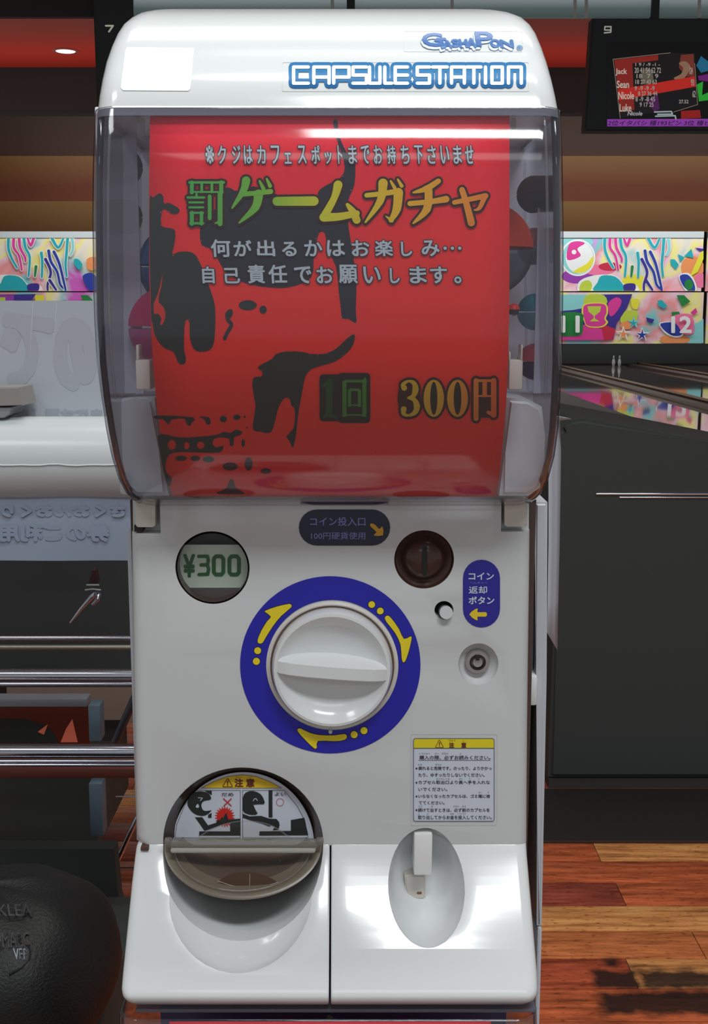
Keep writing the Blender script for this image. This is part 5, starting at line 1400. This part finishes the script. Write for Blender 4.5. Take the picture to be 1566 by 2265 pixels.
# ------------------------------------------------------------------ capsules in the hood
def capsule(px, py, rpx, Y, top, bottom, label, tilt=0.0, clear_bottom=True):
    c = at(px, py, Y); r = rpx * (Y + D) / F
    E_ = empty('toy_capsule', c, label, 'capsule', 'toy capsules in the clear hood')
    def half(name, sgn, m):
        prof = [(math.cos(math.radians(a)) * r, math.sin(math.radians(a)) * r * sgn) for a in range(2, 91, 8)]
        V, Fc = [], []
        seg = 32
        for rr_, h in prof:
            for k in range(seg):
                a = 2 * math.pi * k / seg
                v = Matrix.Rotation(tilt, 3, 'Y') @ Vector((rr_ * math.cos(a), rr_ * math.sin(a), h)); V.append(c + v)
        for i in range(len(prof) - 1):
            for k in range(seg): Fc.append((i * seg + k, i * seg + (k + 1) % seg, (i + 1) * seg + (k + 1) % seg, (i + 1) * seg + k))
        return from_py(name, V, Fc, m, E_, True)
    half('upper_shell', 1, top); half('lower_shell', -1, bottom)
    return E_
def cap_col(n, c, milk=.6): return clear_mat('capsule_' + n, tuple(min(255, int(v * 1.0) + 30) for v in c), tuple(int(v * .5) for v in c), gloss=1.2, rough=.05, milk=milk, milkc=c)
ccl = clear_mat('capsule_clear', (190, 194, 206), (80, 80, 100), gloss=1.4, rough=.05, milk=.25, milkc=(120, 124, 140))
capsule(1078, 553, 99, -.008, cap_col('orange', (206, 62, 40), .8), ccl, 'orange and clear capsule at the right edge of the red poster')
capsule(398, 590, 90, .012, cap_col('blue', (36, 84, 150), .8), cap_col('blue', (36, 84, 150)), 'blue capsule peeping out left of the red poster')
capsule(374, 724, 88, -.010, cap_col('magenta', (186, 40, 100), .75), cap_col('pink', (190, 90, 150), .6), 'magenta capsule under the blue one at the left poster edge')
capsule(1184, 690, 40, .025, cap_col('teal', (60, 150, 170), .7), cap_col('aqua', (110, 170, 190)), 'small teal capsule deep inside by the right window side')
capsule(1184, 800, 40, .025, cap_col('rose', (200, 90, 110), .6), cap_col('violet', (70, 56, 100), .7), 'rose and violet capsule low at the right window side')
capsule(1184, 430, 40, .025, cap_col('dark_red', (84, 50, 56), .8), cap_col('plum', (70, 56, 80), .8), 'dark plum capsule high at the right window side')
capsule(272, 480, 42, .025, cap_col('dark_brown', (70, 44, 54), .8), cap_col('grey', (120, 130, 144), .6), 'dark brown capsule high at the left window side')
capsule(272, 370, 42, .025, cap_col('mauve', (96, 84, 104), .6), cap_col('mauve', (96, 84, 104)), 'mauve capsule topmost at the left window side')
capsule(272, 600, 42, .025, cap_col('salmon', (180, 130, 136), .6), cap_col('sea_blue', (80, 116, 140), .6), 'salmon and blue capsule at the left window side')
capsule(272, 745, 42, .025, cap_col('dusty_pink', (150, 110, 130), .5), ccl, 'dusty pink capsule low at the left window side')
capsule(1184, 545, 40, .025, cap_col('pale_red', (170, 104, 112), .6), cap_col('pale_blue', (130, 136, 160), .5), 'pale red capsule beside the orange one')
tb = at(1136, 685, -.04)
tbE = empty('small_ball', tb, 'tiny red and black ball against the right poster edge', 'ball')
lathe('ball_body', tuple(tb), [(.0001, -.004), (.0028, -.0028), (.004, 0), (.0028, .0028), (.0001, .004)], mat('ball_black', (36, 34, 34), .1), tbE, 'Z', 20)
lathe('ball_top', tuple(tb), [(.0041, .0002), (.0030, .0029), (.0001, .0042)], mat('ball_red', (200, 40, 36), .1), tbE, 'Z', 20)

# ------------------------------------------------------------------ white sheet on the machine's side
sp_ = empty('side_paper', at(1226, 1200, .12), 'white paper with a pointed lower corner taped to the right side of the machine', 'paper')
V, Fc = [], []
outline = [(1238, 930), (1240, 1000), (1237, 1200), (1234, 1330), (1232, 1437)]
outline = [(1264, 926)] + outline
inner = [(1213, 916), (1213, 925), (1213, 1000), (1213, 1200), (1211, 1330), (1209, 1398)]
for (a, b_), (c, d) in zip(inner, outline):
    for k in range(4): 
        t = k / 3; V.append(at(a + (c - a) * t, b_ + (d - b_) * t, .10 + .03 * t + .004 * math.sin(t * 3)))
for j in range(5):
    for k in range(3): Fc.append((j * 4 + k, j * 4 + k + 1, (j + 1) * 4 + k + 1, (j + 1) * 4 + k))
pp = from_py('paper_sheet', V, Fc, mat('side_paper_white', (190, 194, 204), .5), sp_, True)
md = pp.modifiers.new('s', 'SOLIDIFY'); md.thickness = .0004

# ------------------------------------------------------------------ the twin below
M2 = empty('capsule_machine.001', (-.02, .18, 0), 'second capsule machine underneath, only the top of its red poster window showing', 'vending machine')
DZ = at(783, 2231, -.052).z - at(783, 240, -.078).z
DY = .026
w0, w1 = at(372, 2250, -.05).x, at(1088, 2250, -.05).x
o0, o1_ = at(332, 262, -.072).x, at(1127, 262, -.072).x
kx = (w1 - w0) / (o1_ - o0)
MT = Matrix.Translation((w0 - o0 * kx, DY, DZ - .001)) @ Matrix.Diagonal((kx, 1, 1, 1))
def clone(o, parent, name, dz, sx=1.0):
    c = o.copy(); COL.objects.link(c); c.parent = parent; c.name = name
    c.matrix_basis = parent.matrix_basis.inverted() @ MT @ MC.matrix_basis @ o.matrix_basis
    return c
SX = 1.0
clone(hood, M2, 'clear_hood', DZ - .001, SX)
def tof(o, keep): return o
# body, frame and a door of the twin
zt2 = at(783, 1106, 0).z + DZ
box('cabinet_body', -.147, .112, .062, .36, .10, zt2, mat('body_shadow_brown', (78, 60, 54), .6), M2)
box('front_door', -.155, .118, .026, .060, .36 - .22, zt2 - .002, DOORW, M2, .006)
box('lower_shelf', -.158, .120, -.05, .034, .02, .138, WHITE, M2, .01)
box('inner_back_wall', -.150, .118, .035, .045, zt2 + .002, at(783, 2222, -.055).z - .012, mat('dark_navy_inner', (62, 58, 96), .4), M2)
box('base_plinth', -.150, .116, .0, .36, .0, .1, DARK, M2, .003)
box('side_frame', at(1186, 2150, .05).x, at(1197, 2150, .05).x, .05, .30, .02, at(783, 2222, -.055).z - .001, FRAMEW, M2, .002)
rm = box('hood_rim', at(300, 2240, -.053).x, at(1186, 2240, -.053).x, -.0535, .22, at(783, 2240, -.053).z, at(783, 2231, -.053).z, RIMM, M2, .001)
P2 = empty('red_poster.001', at(728, 2260, -.06), 'red poster in the lower machine, only its top edge showing', 'poster')
ps2 = sheet.copy(); ps2.data = sheet.data.copy(); COL.objects.link(ps2); ps2.name = 'poster_sheet'; ps2.parent = P2
ps2.matrix_basis = P2.matrix_basis.inverted() @ MT
def lowsurf(x, y, off=0): return at(x, y, -.0495 - off)
lay('poster_print', Ink().poly(smooth([(724, 2247), (734, 2247), (742, 2262), (744, 2290), (730, 2290), (724, 2262)], 3)), lowsurf, BK, P2, .0012)
